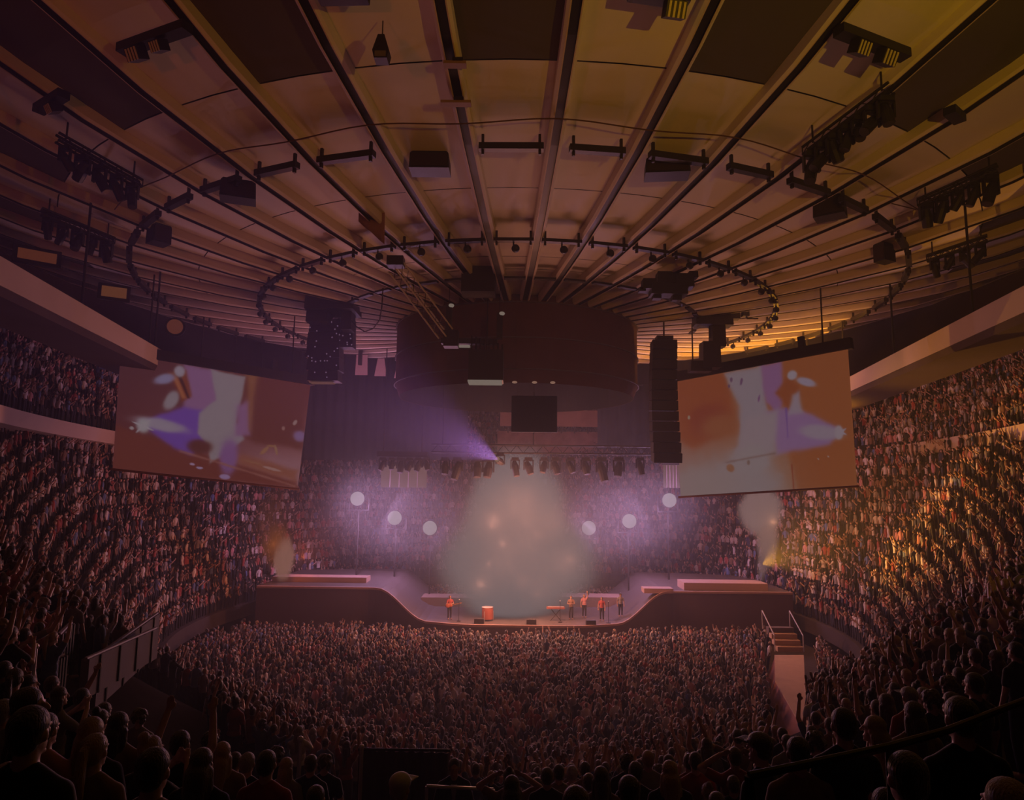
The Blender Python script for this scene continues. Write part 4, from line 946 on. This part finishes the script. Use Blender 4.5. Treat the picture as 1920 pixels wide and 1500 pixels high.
rail(1852, 452, 1738, 490, 4, 'low black rail of spotlights over the right bridge', 'spotlights on the rail over the right bridge', '%s black spotlight hanging from the rail over the right bridge, counted from its top', 1.1)
rail(106, 264, 264, 352, 5, 'black truss rail of spotlights in the red light at the left', 'spotlights on the upper left rail', '%s black spotlight hanging from the upper left rail', 1.2)
rail(76, 402, 214, 458, 5, 'black rail of spotlights low at the left under the red ribs', 'spotlights on the low left rail', '%s black spotlight hanging from the low left rail', 1.2)
def flood_bar(u0, v0, u1, v1, label, lamps):
    A = hit(u0, v0, -.75); B = hit(u1, v1, -.75); m_ = (A + B) / 2; R = basis(B - A); t = thing('flood_bar', label, 'lighting bar', m_)
    MB().box((0, 0, 0), ((B - A).length, .42, .30), R).build('bar', STEEL, t)
    for f, sz in lamps:
        c = (A.lerp(B, f) - m_) + Vector((0, -.1, -.42)); L = MB().box(c, (.55 * sz, .4, .42 * sz), R @ Matrix.Rotation(.5, 3, 'X')).build('flood_lamp', STEEL, t)
        lv = MB(); q = R @ Matrix.Rotation(.5, 3, 'X')
        for i in range(4): lv.box(c + q @ Vector(((i - 1.5) * .13 * sz, -.21, -.02)), (.06 * sz, .03, .38 * sz), q)
        o_ = lv.build('louvre', mat('pale_louvre', (.72, .66, .60), .5), L)
flood_bar(228, 94, 352, 50, 'black bar with a pale-louvred lamp between ribs, upper left', [(.28, 1.0), (.62, .8)])
flood_bar(1572, 56, 1698, 104, 'black bar with a pale-louvred lamp between ribs, upper right', [(.28, 1.0), (.66, 1.1)])
flood_bar(72, 206, 120, 176, 'short black bar with a small pale lamp, left edge', [(.7, .8)])
flood_bar(1180, -14, 1290, 2, 'black bar with a louvred lamp cut by the top edge', [(.75, 1.1)])
flood_bar(598, -6, 690, -8, 'black bar cut by the top edge left of the centre', [])
flood_bar(1780, 206, 1800, 224, 'tiny black bar under a rib at the upper right', [])
t = thing('ceiling_speaker', 'small dark wedge loudspeaker hanging alone near the top, left of centre', 'loudspeaker', hit(716, 95, -1.2))
b = MB(); b.prism([(-.10, .42), (.10, .42), (.26, -.1), (.20, -.36), (-.20, -.36), (-.26, -.1)], (1, 0, 0), (0, 0, 1), (0, -.2, 0), (0, .4, 0)); b.build('cabinet', STEEL, t)
MB().box((0, -.22, -.24), (.34, .03, .18)).build('grille', GREYM, t); MB().tube((0, 0, .42), (0, 0, 1.0), .02, n=5).build('hanging_wire', STEEL, t)
for (u, v, w_, label) in ((855, 194, 1.0, 'pale plywood board fixed across a central rib'), (853, 121, .7, 'small plywood board on the same central rib near the top')):
    p = hit(u, v, -.62); t = thing('rib_board', label, 'board', p); MB().box((0, 0, 0), (1.05 * w_, .3, .10)).build('plank', WOOD, t); MB().box((.1, 0, .1), (.34, .34, .12)).build('clamp', STEEL, t)
# banner
a_ = at(676, 258, 31); c_ = at(724, 262, 31); e_ = at(721, 458, 31); g_ = at(672, 415, 31); o_ = (a_ + c_) / 2
t = thing('hanging_banner', 'long dull red banner hanging from the ceiling, left of the centre', 'banner', o_)
b = MB(); vs = []; N_ = 14
for j in range(N_ + 1):
    for i in range(7):
        p = a_.lerp(c_, i / 6).lerp(g_.lerp(e_, i / 6), j / N_) - o_; vs.append(p + Vector((0, .10 * math.sin(i * 1.6) * (j / N_), 0)))
b.add(vs, [(j * 7 + i, (j + 1) * 7 + i, (j + 1) * 7 + i + 1, j * 7 + i + 1) for j in range(N_) for i in range(6)]); bn = b.build('cloth', mat('banner_cloth', (.30, .16, .15), .9, noise=.2, scale=2), t, smooth=True)
sd = bn.modifiers.new('t', 'SOLIDIFY'); sd.thickness = .02
b = MB(); m_ = (a_ + e_) / 2 - o_; b.prism([(-.22, .2), (-.05, .85), (.10, .9), (.22, .3), (.14, -.3), (.2, -1.1), (.02, -1.2), (-.06, -.4), (-.2, -1.0), (-.3, -.9)], (1, 0, 0), (0, 0, 1), m_ + Vector((0, -.16, 0)), (0, .03, 0)); b.build('emblem', mat('banner_emblem', (.10, .05, .05), .9), t)
MB().tube(a_ - o_ - Vector((.1, 0, 0)), c_ - o_ + Vector((.1, 0, 0)), .03, n=6).build('pole', STEEL, t)
# dark motor box under its beam, before the drum
p = at(898, 515, 37.5); t = thing('motor_box', 'dark square winch box under a wide dark beam before the drum', 'winch', p)
MB().box((0, 0, 0), (1.85, 1.4, 2.3)).build('cabinet', STEEL, t); MB().box((-.28, -.4, 1.28), (3.1, .5, .26)).build('beam', STEEL, t)
b = MB(); b.tube((-.5, 0, 1.1), (-.5, 0, 1.6), .04, n=5); b.build('wire', STEEL, t)
for dx in (-.35, .25): MB().box((dx, -.72, 1.04), (.42, .04, .07)).build('lit_slot', glow('warm_slot', (1, .5, .22), .13), t)
# diagonal truss with bright tubes
A = at(742, 500, 35); B = at(836, 626, 37.5); t = thing('diagonal_truss', 'diagonal lighting truss with bright metal tubes, hung left of the drum', 'truss', (A + B) / 2); m_ = (A + B) / 2; D = (B - A).normalized(); R = basis(D)
ch = [R @ Vector((0, y_, z_)) for y_, z_ in ((-.3, -.32), (-.3, .34), (.34, -.32), (.34, .34))]
for i, q in enumerate(ch):
    MB().tube(A - m_ + q, B - m_ + q, .045, n=7).build('chord', mat('truss_tube', (.92, .9, .88), .4), t)
bb = MB()
for i in range(9):
    f0, f1 = i / 9, (i + 1) / 9
    for q, r_ in ((ch[0], ch[1]), (ch[2], ch[3]), (ch[0], ch[2]), (ch[1], ch[3])): bb.tube(A.lerp(B, f0) - m_ + (q if i % 2 else r_), A.lerp(B, f1) - m_ + (r_ if i % 2 else q), .022, n=4)
bb.build('lacing', STEEL, t)
MB().box(A - m_ + Vector((0, 0, .25)), (.85, .7, .5)).build('end_block', STEEL, t)
MB().tube(A - m_ + Vector((0, 0, .5)), Vector((A.x, A.y, ceil_z(math.hypot(A.x, A.y - DC)) - .3)) - m_, .04, n=5).build('hanging_wire', STEEL, t)
MB().box(B - m_ + Vector((.3, 0, -.3)), (.8, .8, .9)).build('corner_block', STEEL, t)
b = MB(); q0 = at(718, 540, 35); pts = [q0, at(716, 575, 35.3), at(712, 600, 36), at(700, 616, 37), at(684, 622, 39), at(668, 612, 41), at(658, 600, 42.5)]
b.path(pts, .035, 6); tag(b.build('slack_cable', STEEL), 'dark slack cable drooping left from the diagonal truss', 'cable')
# speaker box with a white light strip beneath
p = at(912, 688, 39); t = thing('lit_speaker_box', 'dark hanging box with a white light strip beneath, before the drum', 'lamp box', p)
b = MB(); b.box((0, 0, 0), (1.95, 1.5, 1.75)); b.build('cabinet', STEEL, t); b = MB(); b.box((-.05, -.15, -.93), (1.9, 1.4, .10)); b.build('light_strip', glow('cool_strip', (.93, 1.0, .97), .17), t)
MB().box((-1.25, -.3, 1.12), (.62, .3, .10)).build('small_strip', glow('cool_strip', (.93, 1, .97), .17), t)
for i in range(8):
    x_ = -.85 + i * .25; MB().tube((x_, -.3, .88), (x_, -.3, 1.75 - .07 * i), .05, n=6).build('cable_bundle', mat('shiny_black', (.05, .035, .03), .25, .3), t)
MB().box((-1.0, 0, 1.45), (3.2, .5, .3)).build('truss_arm', STEEL, t); MB().tube((0, .5, .8), (0, .5, ceil_z(11.5) - p.z - .4), .03, n=5).build('hanging_wire', STEEL, t)
for (u, v, lb) in ((846, 573, 'small white lamp on a dark post above the diagonal truss end'), (941, 588, 'small white lamp on a dark post above the box with the strip')):
    p = at(u, v, 38.5); t = thing('post_lamp', lb, 'lamp', p); MB().ball((0, 0, 0), (.17, .12, .12), 10, 7).build('bulb', glow('cool_bulb', (.95, 1, .95), .17), t); b = MB(); b.box((-.12, .1, -.7), (.34, .3, 1.5)); b.build('post', STEEL, t); MB().tube((-.12, .1, 0), (-.12, .1, ceil_z(12.5) - p.z - .4), .02, n=5).build('hanging_wire', STEEL, t)
# dark clusters left and right of the drum
def rough_cluster(nm, label, cat, u, v, d, boxes, group=None, parts='cabinet', glit=0):
    p = at(u, v, d); t = thing(nm, label, cat, p); k = d / F
    for i, (bu, bv, bw, bh, bd) in enumerate(boxes):
        MB().box(((bu - u) * k, 0, -(bv - v) * k), (bw * k, bd, bh * k), taper=.94).build(parts, STEEL, t)
    for sx_ in (-.5, .5): MB().tube((sx_, 0, .2), (sx_, 0, ceil_z(math.hypot(p.x, p.y - DC)) - p.z - .3), .04, n=5).build('hanging_wire', STEEL, t)
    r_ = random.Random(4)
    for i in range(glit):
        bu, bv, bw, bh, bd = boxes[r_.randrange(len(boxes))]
        MB().ball(((bu + r_.uniform(-.5, .5) * bw - u) * k, -bd / 2 - .03, -(bv + r_.uniform(-.5, .5) * bh - v) * k), .05, 6, 4).build('glint_dot', glow('violet_glint', (.62, .5, 1), .16), t)  # glowing dots stand in for violet glints on the boxes
    return t
t = rough_cluster('winch_platform', 'dark violet-tinted winch platform hung left of the drum', 'winch', 628, 572, 44, [(626, 562, 92, 52, 2.5), (655, 598, 20, 50, 1.2), (600, 590, 40, 40, 1.6)])
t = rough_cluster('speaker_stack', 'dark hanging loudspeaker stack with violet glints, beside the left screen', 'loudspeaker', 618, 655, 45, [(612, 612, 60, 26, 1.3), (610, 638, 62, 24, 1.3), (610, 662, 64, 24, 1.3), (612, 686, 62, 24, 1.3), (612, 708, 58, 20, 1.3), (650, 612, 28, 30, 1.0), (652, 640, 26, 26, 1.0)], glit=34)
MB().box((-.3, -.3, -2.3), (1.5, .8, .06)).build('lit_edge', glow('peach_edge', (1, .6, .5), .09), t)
t = thing('line_array', 'tall dark curved loudspeaker column hanging left of the amber screen', 'loudspeaker', at(1245, 640, 47)); k = 47 / F
for i in range(12):
    f = i / 11; uu = 1246 - 4 * math.sin(PI * f) + (-2 + 2 * f); hh = 230 / 12; an = -.10 + .28 * f
    MB().box(((uu - 1245) * k, -.1 * math.sin(f * PI), -(640 + (i + .5) * hh - 640) * k), (52 * k * (1 - .12 * (1 - f)), 1.1, hh * k * .92), Matrix.Rotation(an, 3, 'X')).build('cabinet', STEEL, t)
MB().box((0, 0, .2), (1.1, .9, .25)).build('flying_frame', STEEL, t); MB().tube((0, 0, .3), (0, 0, 6.0), .06, n=6).build('hanging_wire', STEEL, t)
rough_cluster('lamp_cluster', 'dark ragged cluster of lamps hanging right of the drum', 'spotlight', 1252, 535, 37, [(1252, 545, 70, 22, 1.0), (1215, 535, 26, 20, .8), (1282, 528, 36, 26, .9), (1250, 522, 40, 22, .8), (1300, 515, 18, 12, .6), (1230, 556, 16, 14, .5), (1268, 558, 18, 16, .5), (1202, 545, 12, 8, .5)], parts='lamp_body')
t = rough_cluster('rigging_tower', 'dark tangled rigging tower between the drum and the right screen', 'truss', 1345, 640, 46, [(1318, 598, 34, 24, 1.2), (1352, 596, 40, 30, 1.2), (1345, 630, 26, 44, 1.0), (1330, 668, 34, 50, 1.2), (1310, 690, 40, 20, 1.0), (1378, 590, 20, 14, .6), (1400, 586, 12, 10, .5)], parts='rigging_box')
b = MB()
for i in range(7): b.tube(((-60 + i * 20) * .035, 0, 1.6), ((-50 + i * 18) * .035, 0, 1.6 + 1.0 * (i % 2)), .05, n=5); b.tube(((-50 + i * 18) * .035, 0, 1.6 + 1.0 * (i % 2)), ((-40 + i * 20) * .035, 0, 1.6), .05, n=5)
b.build('lattice', STEEL, t)
# stage roof truss with hanging lamps over the burst
t = thing('stage_truss', 'lattice truss of hanging lamps just above the burst', 'truss', at(1000, 850, 54)); k = 54 / F
for z_ in (0, .6):
    for y_ in (-.3, .3): MB().tube((-190 * k, y_, z_), (250 * k, y_, z_), .06, n=6).build('chord', STEEL, t)
b = MB()
for i in range(36): x0 = -190 * k + i * 440 * k / 36; b.tube((x0, -.3, .6 * (i % 2)), (x0 + 440 * k / 36, -.3, .6 * ((i + 1) % 2)), .03, n=4)
b.build('lacing', STEEL, t)
for sx in (-170, 0, 230): MB().tube((sx * k, 0, .6), (sx * k, 0, 9.5), .05, n=5).build('hanging_wire', STEEL, t)
r_ = random.Random(9)
for i, u in enumerate((835, 858, 895, 916, 966, 991, 1020, 1042, 1070, 1098, 1128, 1160, 1200)): moving_head(at(u, 858, 53.8), (r_.uniform(-.4, .4), -.3, -1), '%s dark spotlight from the left end of the stage truss above the burst' % ORD[i], 'spotlights under the stage truss', r_.uniform(1.5, 2.1), length=r_.choice([.6, .9]))
t2 = thing('stage_truss', 'short dark truss of lamps above the small lilac screen, left of the burst', 'truss', at(755, 852, 58)); MB().box((0, 0, 0), (4.2, .5, .45)).build('chord_frame', STEEL, t2)
for sx in (-1.6, 1.6): MB().tube((sx, 0, .2), (sx, 0, 9), .05, n=5).build('hanging_wire', STEEL, t2)
for i, u in enumerate((718, 735, 752, 768, 785, 800)): moving_head(at(u, 858, 57.8), (r_.uniform(-.4, .4), -.3, -1), '%s dark spotlight from the left before the small lilac screen' % ORD[i], 'spotlights over the small lilac screen', r_.uniform(1.3, 1.7))
moving_head(BEAM0 + Vector((.15, .55, .55)), at(600, 605, 34) - BEAM0, 'spotlight throwing the broad violet beam up to the left', None, 1.6, lens=.16)
# ribbon board and hanging jersey banners at the far end
t = thing('ribbon_board', 'pale lit advertising band across the far balcony above the burst', 'display board', at(1050, 780, 84)); k = 84 / F
MB().box((0, 0, -.3), (225 * k, .3, 2.0)).build('band', mat('ribbon_face', (.75, .50, .30), .6, noise=.35, scale=.7), t); MB().box((0, .3, -3.2), (235 * k, .3, 2.6)).build('lower_band', mat('lower_band_face', (.45, .28, .20), .7, noise=.5, scale=1.1), t)
for i in range(9): MB().box((-110 * k + (i + .5) * 25 * k, .1, -1.7), (.12, .35, .8)).build('mullion', WALLM, t)
t = thing('signal_frame', 'dull orange lit frame hung above three small pale banners', 'frame', at(716, 636, 62)); k = 62 / F
MB().box((0, 0, 0), (85 * k, .5, 12 * k)).build('top_bar', mat('frame_orange', (.6, .32, .12), .7, emit=.035), t)
for s in (-1, 1): MB().box((s * 40 * k, 0, -1.3), (.3, .4, 2.2)).build('side_bar', STEEL, t)
for i, (u, v, tp) in enumerate(((678, 684, 0.9), (714, 686, .45), (751, 690, .35))):
    p = at(u, v, 66); k = 66 / F; t = thing('retired_banner', ['small squarish pale banner, first of three left of the drum', 'small tapering pale banner, middle of three left of the drum', 'small tapering pale banner, third of three, nearest the drum'][i], 'banner', p, group='three small pale banners')
    b = MB(); b.prism([(-.6, -1), (.6, -1), (.6 * tp, 1), (-.6 * tp, 1)], (1, 0, 0), (0, 0, 1), (0, 0, 0), (0, .04, 0)); b.build('cloth', mat('pale_banner', (.62, .45, .45), .8), t); MB().tube((-.6 * tp - .1, 0, 1.03), (.6 * tp + .1, 0, 1.03), .04, n=5).build('pole', STEEL, t)
# lit openings in the dark left wall
def opening(u, v, d, w_, h, yaw, col, label, round_=False):
    p = at(u, v, d); t = thing('lit_opening', label, 'wall light', p, yaw)
    b = MB()
    if round_: b.tube((0, 0, 0), (0, .15, 0), w_ / 2, n=18)
    else: b.box((0, 0, 0), (w_, .15, h))
    b.build('lit_face', glow('opening_' + label[:8], col, .09), t)
    b = MB()
    if round_: b.tube((0, .16, 0), (0, .4, 0), w_ / 2 + .15, n=18)
    else: b.box((0, .14, 0), (w_ + .4, .3, h + .35))
    b.build('housing', STEEL, t)
opening(214, 548, 40, 1.3, .62, .55, (1, .45, .2), 'bright orange lit box window high on the left wall')
opening(70, 480, 33, 1.6, .5, .7, (.75, .25, .12), 'dim orange lit box near the left edge')
opening(328, 612, 46, 1.0, 1.0, .4, (.85, .32, .2), 'round orange lamp above the left screen', True)
for i, (u0, v0, u1, v1) in enumerate(((395, 592, 480, 606), (480, 604, 580, 620), (540, 618, 586, 632))):
    A = at(u0, v0, 60); B = at(u1, v1, 62); t = thing('wall_strip_light', ['thin orange strip light over the left screen, outermost', 'thin orange strip light over the left screen, middle', 'thin orange strip light nearest the winch platform'][i], 'strip light', (A + B) / 2)
    MB().tube(A - (A + B) / 2, B - (A + B) / 2, .12, n=6).build('tube', glow('orange_tube', (1, .38, .12), .07), t); MB().box((0, .2, .1), (.4, .2, .3)).build('mount', STEEL, t)
# ------------------------------------------------------------------ near the seats
def slab(nm, label, cat, A, B, h, mt, th=.15, cap=None):
    A, B = Vector(A), Vector(B); m_ = (A + B) / 2; t = thing(nm, label, cat, m_); X = B - A; n_ = Vector((-X.y, X.x, 0)).normalized() * th
    b = MB(); a_, c_ = A - m_, B - m_; b.add([a_, c_, c_ - Vector((0, 0, h)), a_ - Vector((0, 0, h)), a_ + n_, c_ + n_, c_ + n_ - Vector((0, 0, h)), a_ + n_ - Vector((0, 0, h))], [(0, 1, 2, 3), (7, 6, 5, 4), (0, 4, 5, 1), (1, 5, 6, 2), (2, 6, 7, 3), (3, 7, 4, 0)]); b.build('panel', mt, t)
    b = MB(); b.tube(a_ + n_ / 2, c_ + n_ / 2, .045, n=6); b.build('top_rail', mat('worn_rail', (.22, .19, .18), .6), t)
    for i in range(4):
        q = a_.lerp(c_, (i + .5) / 4) - n_ * .1; MB().box(q - Vector((0, 0, h / 2)), (.04, .04, h)).build('post', STEEL, t)
    return t
slab('barrier_wall', 'long grey barrier wall below the left tier, edge lit pale', 'barrier', at(186, 1232, 15.5), at(300, 1150, 20), 1.1, GREYM)
slab('barrier_wall', 'lower grey barrier wall with a broken pale top edge', 'barrier', at(168, 1236, 14.2), at(298, 1178, 18.5), .75, GREYM)
slab('barrier_wall', 'short pale wall end facing the near rows', 'barrier', at(104, 1238, 12.8), at(126, 1228, 13.1), 1.1, GREYM)
slab('barrier_wall', 'thin rail wall at the far left before the lower rows', 'barrier', at(118, 1190, 14.5), at(140, 1168, 16), .8, GREYM)
def pole(u, v, d, h, label, r=.035):
    p = at(u, v, d); t = thing('pole', label, 'pole', p); MB().tube((0, 0, 0), (0, 0, -h), r, n=8).build('shaft', ALU, t); MB().ball((0, 0, .03), r * 1.5, 8, 6).build('knob', ALU, t)
pole(66, 1216, 11.0, 1.6, 'thin pale pole at the left edge beside the barrier wall')
pole(563, 1390, 11.5, 1.9, 'pale upright pole left of the dark drape')
pole(678, 1404, 13.5, 1.7, 'pale upright pole at the left end of the dark drape')
t = thing('drape_screen', 'plain dark drape wall at the rear of the floor, left of the usher', 'drape', at(758, 1408, 14.2)); k = 14.2 / F
b = MB(); vs = []; 
for i in range(31):
    x_ = (-80 + 160 * i / 30) * k; y_ = .05 * math.sin(i * 1.9); vs += [(x_, y_, -.001 * i), (x_, y_ * 1.5, -2.4)]
b.add(vs, [(2 * i, 2 * i + 2, 2 * i + 3, 2 * i + 1) for i in range(30)]); dc = b.build('cloth', mat('drape_cloth', (.05, .032, .034), .9), t, smooth=True); m__ = dc.modifiers.new('t', 'SOLIDIFY'); m__.thickness = .02
MB().tube((-82 * k, 0, .02), (82 * k, 0, .02), .03, n=6).build('top_pole', STEEL, t)
A = at(800, 1474, 10.8); B = at(925, 1480, 10.8); t = thing('low_rail', 'low pale rail running behind the usher', 'rail', (A + B) / 2); MB().tube(A - (A + B) / 2, B - (A + B) / 2, .025, n=6).build('bar', ALU, t)
for f in (0, 1): MB().tube(A.lerp(B, f) - (A + B) / 2, A.lerp(B, f) - (A + B) / 2 - Vector((0, 0, 1.0)), .025, n=6).build('post', ALU, t)
pts = [at(1405, 1455, 3.3), at(1580, 1419, 3.4), at(1668, 1400, 3.5), at(1775, 1370, 3.8), at(1862, 1336, 4.2), at(1935, 1308, 4.6)]
t = thing('handrail', 'dark metal handrail slanting across the near right rows', 'handrail', pts[2]); b = MB(); b.path([p - pts[2] for p in pts], .02, 8); b.build('rail', mat('rail_metal', (.05, .03, .025), .5), t)
for i in (0, 2, 5): MB().tube(pts[i] - pts[2], pts[i] - pts[2] - Vector((0, 0, pts[i].z - ground(pts[i].x, pts[i].y))), .022, n=8).build('post', STEEL, t)
# ------------------------------------------------------------------ the band on the stage
def on_stage(u, d, label, pose, hair, hc, sh, yaw, sc_=1.0):
    x = (u - 968) / F * d; return person((x, d, stage_h(x) + .01), yaw, label, pose, hair, hc, sh, 1, sc_, group='musicians on the stage'), x
g1, gx = on_stage(851, 53.2, 'guitarist in red-brown standing at the left of the burst', 'fold', 'short', 'brown', 'red', PI + .4)
gt = thing('guitar', 'guitar held by the musician left of the burst', 'guitar', (gx, 52.9, stage_h(gx) + 1.05), .2)
b = MB(); b.ball((-.12, 0, 0), (.19, .05, .16), 14, 8); b.ball((.08, 0, .02), (.15, .045, .13), 14, 8); b.build('guitar_body', mat('guitar_wood', (.35, .10, .04), .3), gt, smooth=True)
b = MB(); b.box((.48, 0, .10), (.62, .035, .055), Matrix.Rotation(-.2, 3, 'Y')); b.box((.83, 0, .17), (.16, .03, .08), Matrix.Rotation(-.2, 3, 'Y')); b.build('guitar_neck', mat('neck_wood', (.2, .1, .05), .5), gt)
on_stage(1072, 53.8, 'musician in brown behind the keyboard right of the burst', 'fold', 'short', 'black', 'brown', PI)
on_stage(1128, 53.4, 'musician in red standing alone at the right of the stage', 'still', 'short', 'brown', 'red', PI - .3)
on_stage(1096, 54.6, 'musician with one arm raised between the keyboard and the far right one', 'point', 'long', 'brown', 'pink', PI)
on_stage(1162, 54.6, 'musician in grey at the right end of the low stage', 'still', 'curly', 'black', 'grey', PI)
kx = (1044 - 968) / F * 53.2; t = thing('keyboard', 'electric keyboard on a stand right of the burst', 'keyboard', (kx, 53.2, stage_h(kx)))
MB().box((0, 0, .95), (1.35, .4, .14)).build('keybed', mat('keyboard_case', (.22, .08, .06), .5), t); MB().box((0, -.08, 1.03), (1.2, .16, .02)).build('keys', CLOTH['white'], t)
for s in (-1, 1): b = MB(); b.tube((-.4 * s, 0, 0), (.4 * s, 0, .9), .03, n=6); b.build('stand_leg', STEEL, t)
dx = (920 - 968) / F * 53.0; t = thing('floor_drum', 'round red-brown drum standing at the left foot of the burst', 'drum', (dx, 53, stage_h(dx)))
MB().tube((0, 0, .12), (0, 0, .95), .42, n=22).build('shell', mat('drum_red', (.30, .09, .06), .4), t); MB().tube((0, 0, .95), (0, 0, .97), .43, n=22).build('drumhead', CLOTH['white'], t)
for i in range(3): a_ = i * 2.1; MB().tube((.44 * math.cos(a_), .44 * math.sin(a_), 0), (.44 * math.cos(a_), .44 * math.sin(a_), .7), .02, n=5).build('leg', ALU, t)
for u, lb in ((905, 'black wedge monitor at the stage lip left of the burst foot'), (1000, 'black wedge monitor at the stage lip right of the burst foot'), (1108, 'black wedge monitor at the stage lip before the right musicians')):
    x = (u - 968) / F * 51.8; t = thing('monitor_wedge', lb, 'loudspeaker', (x, 51.9, stage_h(x))); b = MB(); b.prism([(-.3, 0), (.3, 0), (.3, .12), (-.15, .38), (-.3, .34)], (0, 1, 0), (0, 0, 1), (-.35, 0, 0), (.7, 0, 0)); b.build('cabinet', STEEL, t); MB().box((0, .1, .27), (.6, .36, .02), Matrix.Rotation(-.52, 3, 'X')).build('grille', GREYM, t)
for u, lb in ((868, 'microphone stand beside the guitarist'), (1052, 'microphone stand at the keyboard'), (1140, 'microphone stand by the musician standing alone')):
    x = (u - 968) / F * 52.6; t = thing('microphone_stand', lb, 'microphone stand', (x, 52.6, stage_h(x))); MB().tube((0, 0, 0), (0, 0, 1.5), .018, n=6).build('pole', STEEL, t); MB().tube((0, 0, 0), (0, 0, .03), .16, n=14).build('base', STEEL, t); MB().ball((0, 0, 1.54), .045, 8, 6).build('microphone', ALU, t)

# black curtains closing off the seats behind the stage
def curtain(label, u0, v0, u1, v1, d, y1=None):
    A = at(u0, v0, d); B = at(u1, v0, d if y1 is None else y1); m_ = (A + B) / 2; t = thing('black_curtain', label, 'curtain', m_); h = at(u0, v0, d).z - at(u0, v1, d).z; b = MB(); vs = []; n = int((B - A).length / .22)
    nr = Vector((-(B - A).y, (B - A).x, 0)).normalized()
    for i in range(n + 1):
        p = A.lerp(B, i / n) - m_ + nr * .16 * math.sin(i * 1.35); vs += [p, p - Vector((0, 0, h))]
    b.add(vs, [(2 * i, 2 * i + 2, 2 * i + 3, 2 * i + 1) for i in range(n)]); c = b.build('cloth', BLACK, t, smooth=True); q = c.modifiers.new('t', 'SOLIDIFY'); q.thickness = .03
    MB().tube(A - m_, B - m_, .07, n=6).build('top_pole', STEEL, t)
    for f in (.15, .5, .85):
        p = A.lerp(B, f); MB().tube(p - m_, Vector((p.x, p.y, ceil_z(math.hypot(p.x, p.y - DC)) - .2)) - m_, .03, n=5).build('hanging_wire', STEEL, t)
curtain('wide black curtain behind the violet beam, between the left screen and the burst', 566, 660, 880, 862, 68)
curtain('narrow black curtain behind the line of loudspeakers, right of the burst', 1120, 722, 1262, 842, 70)
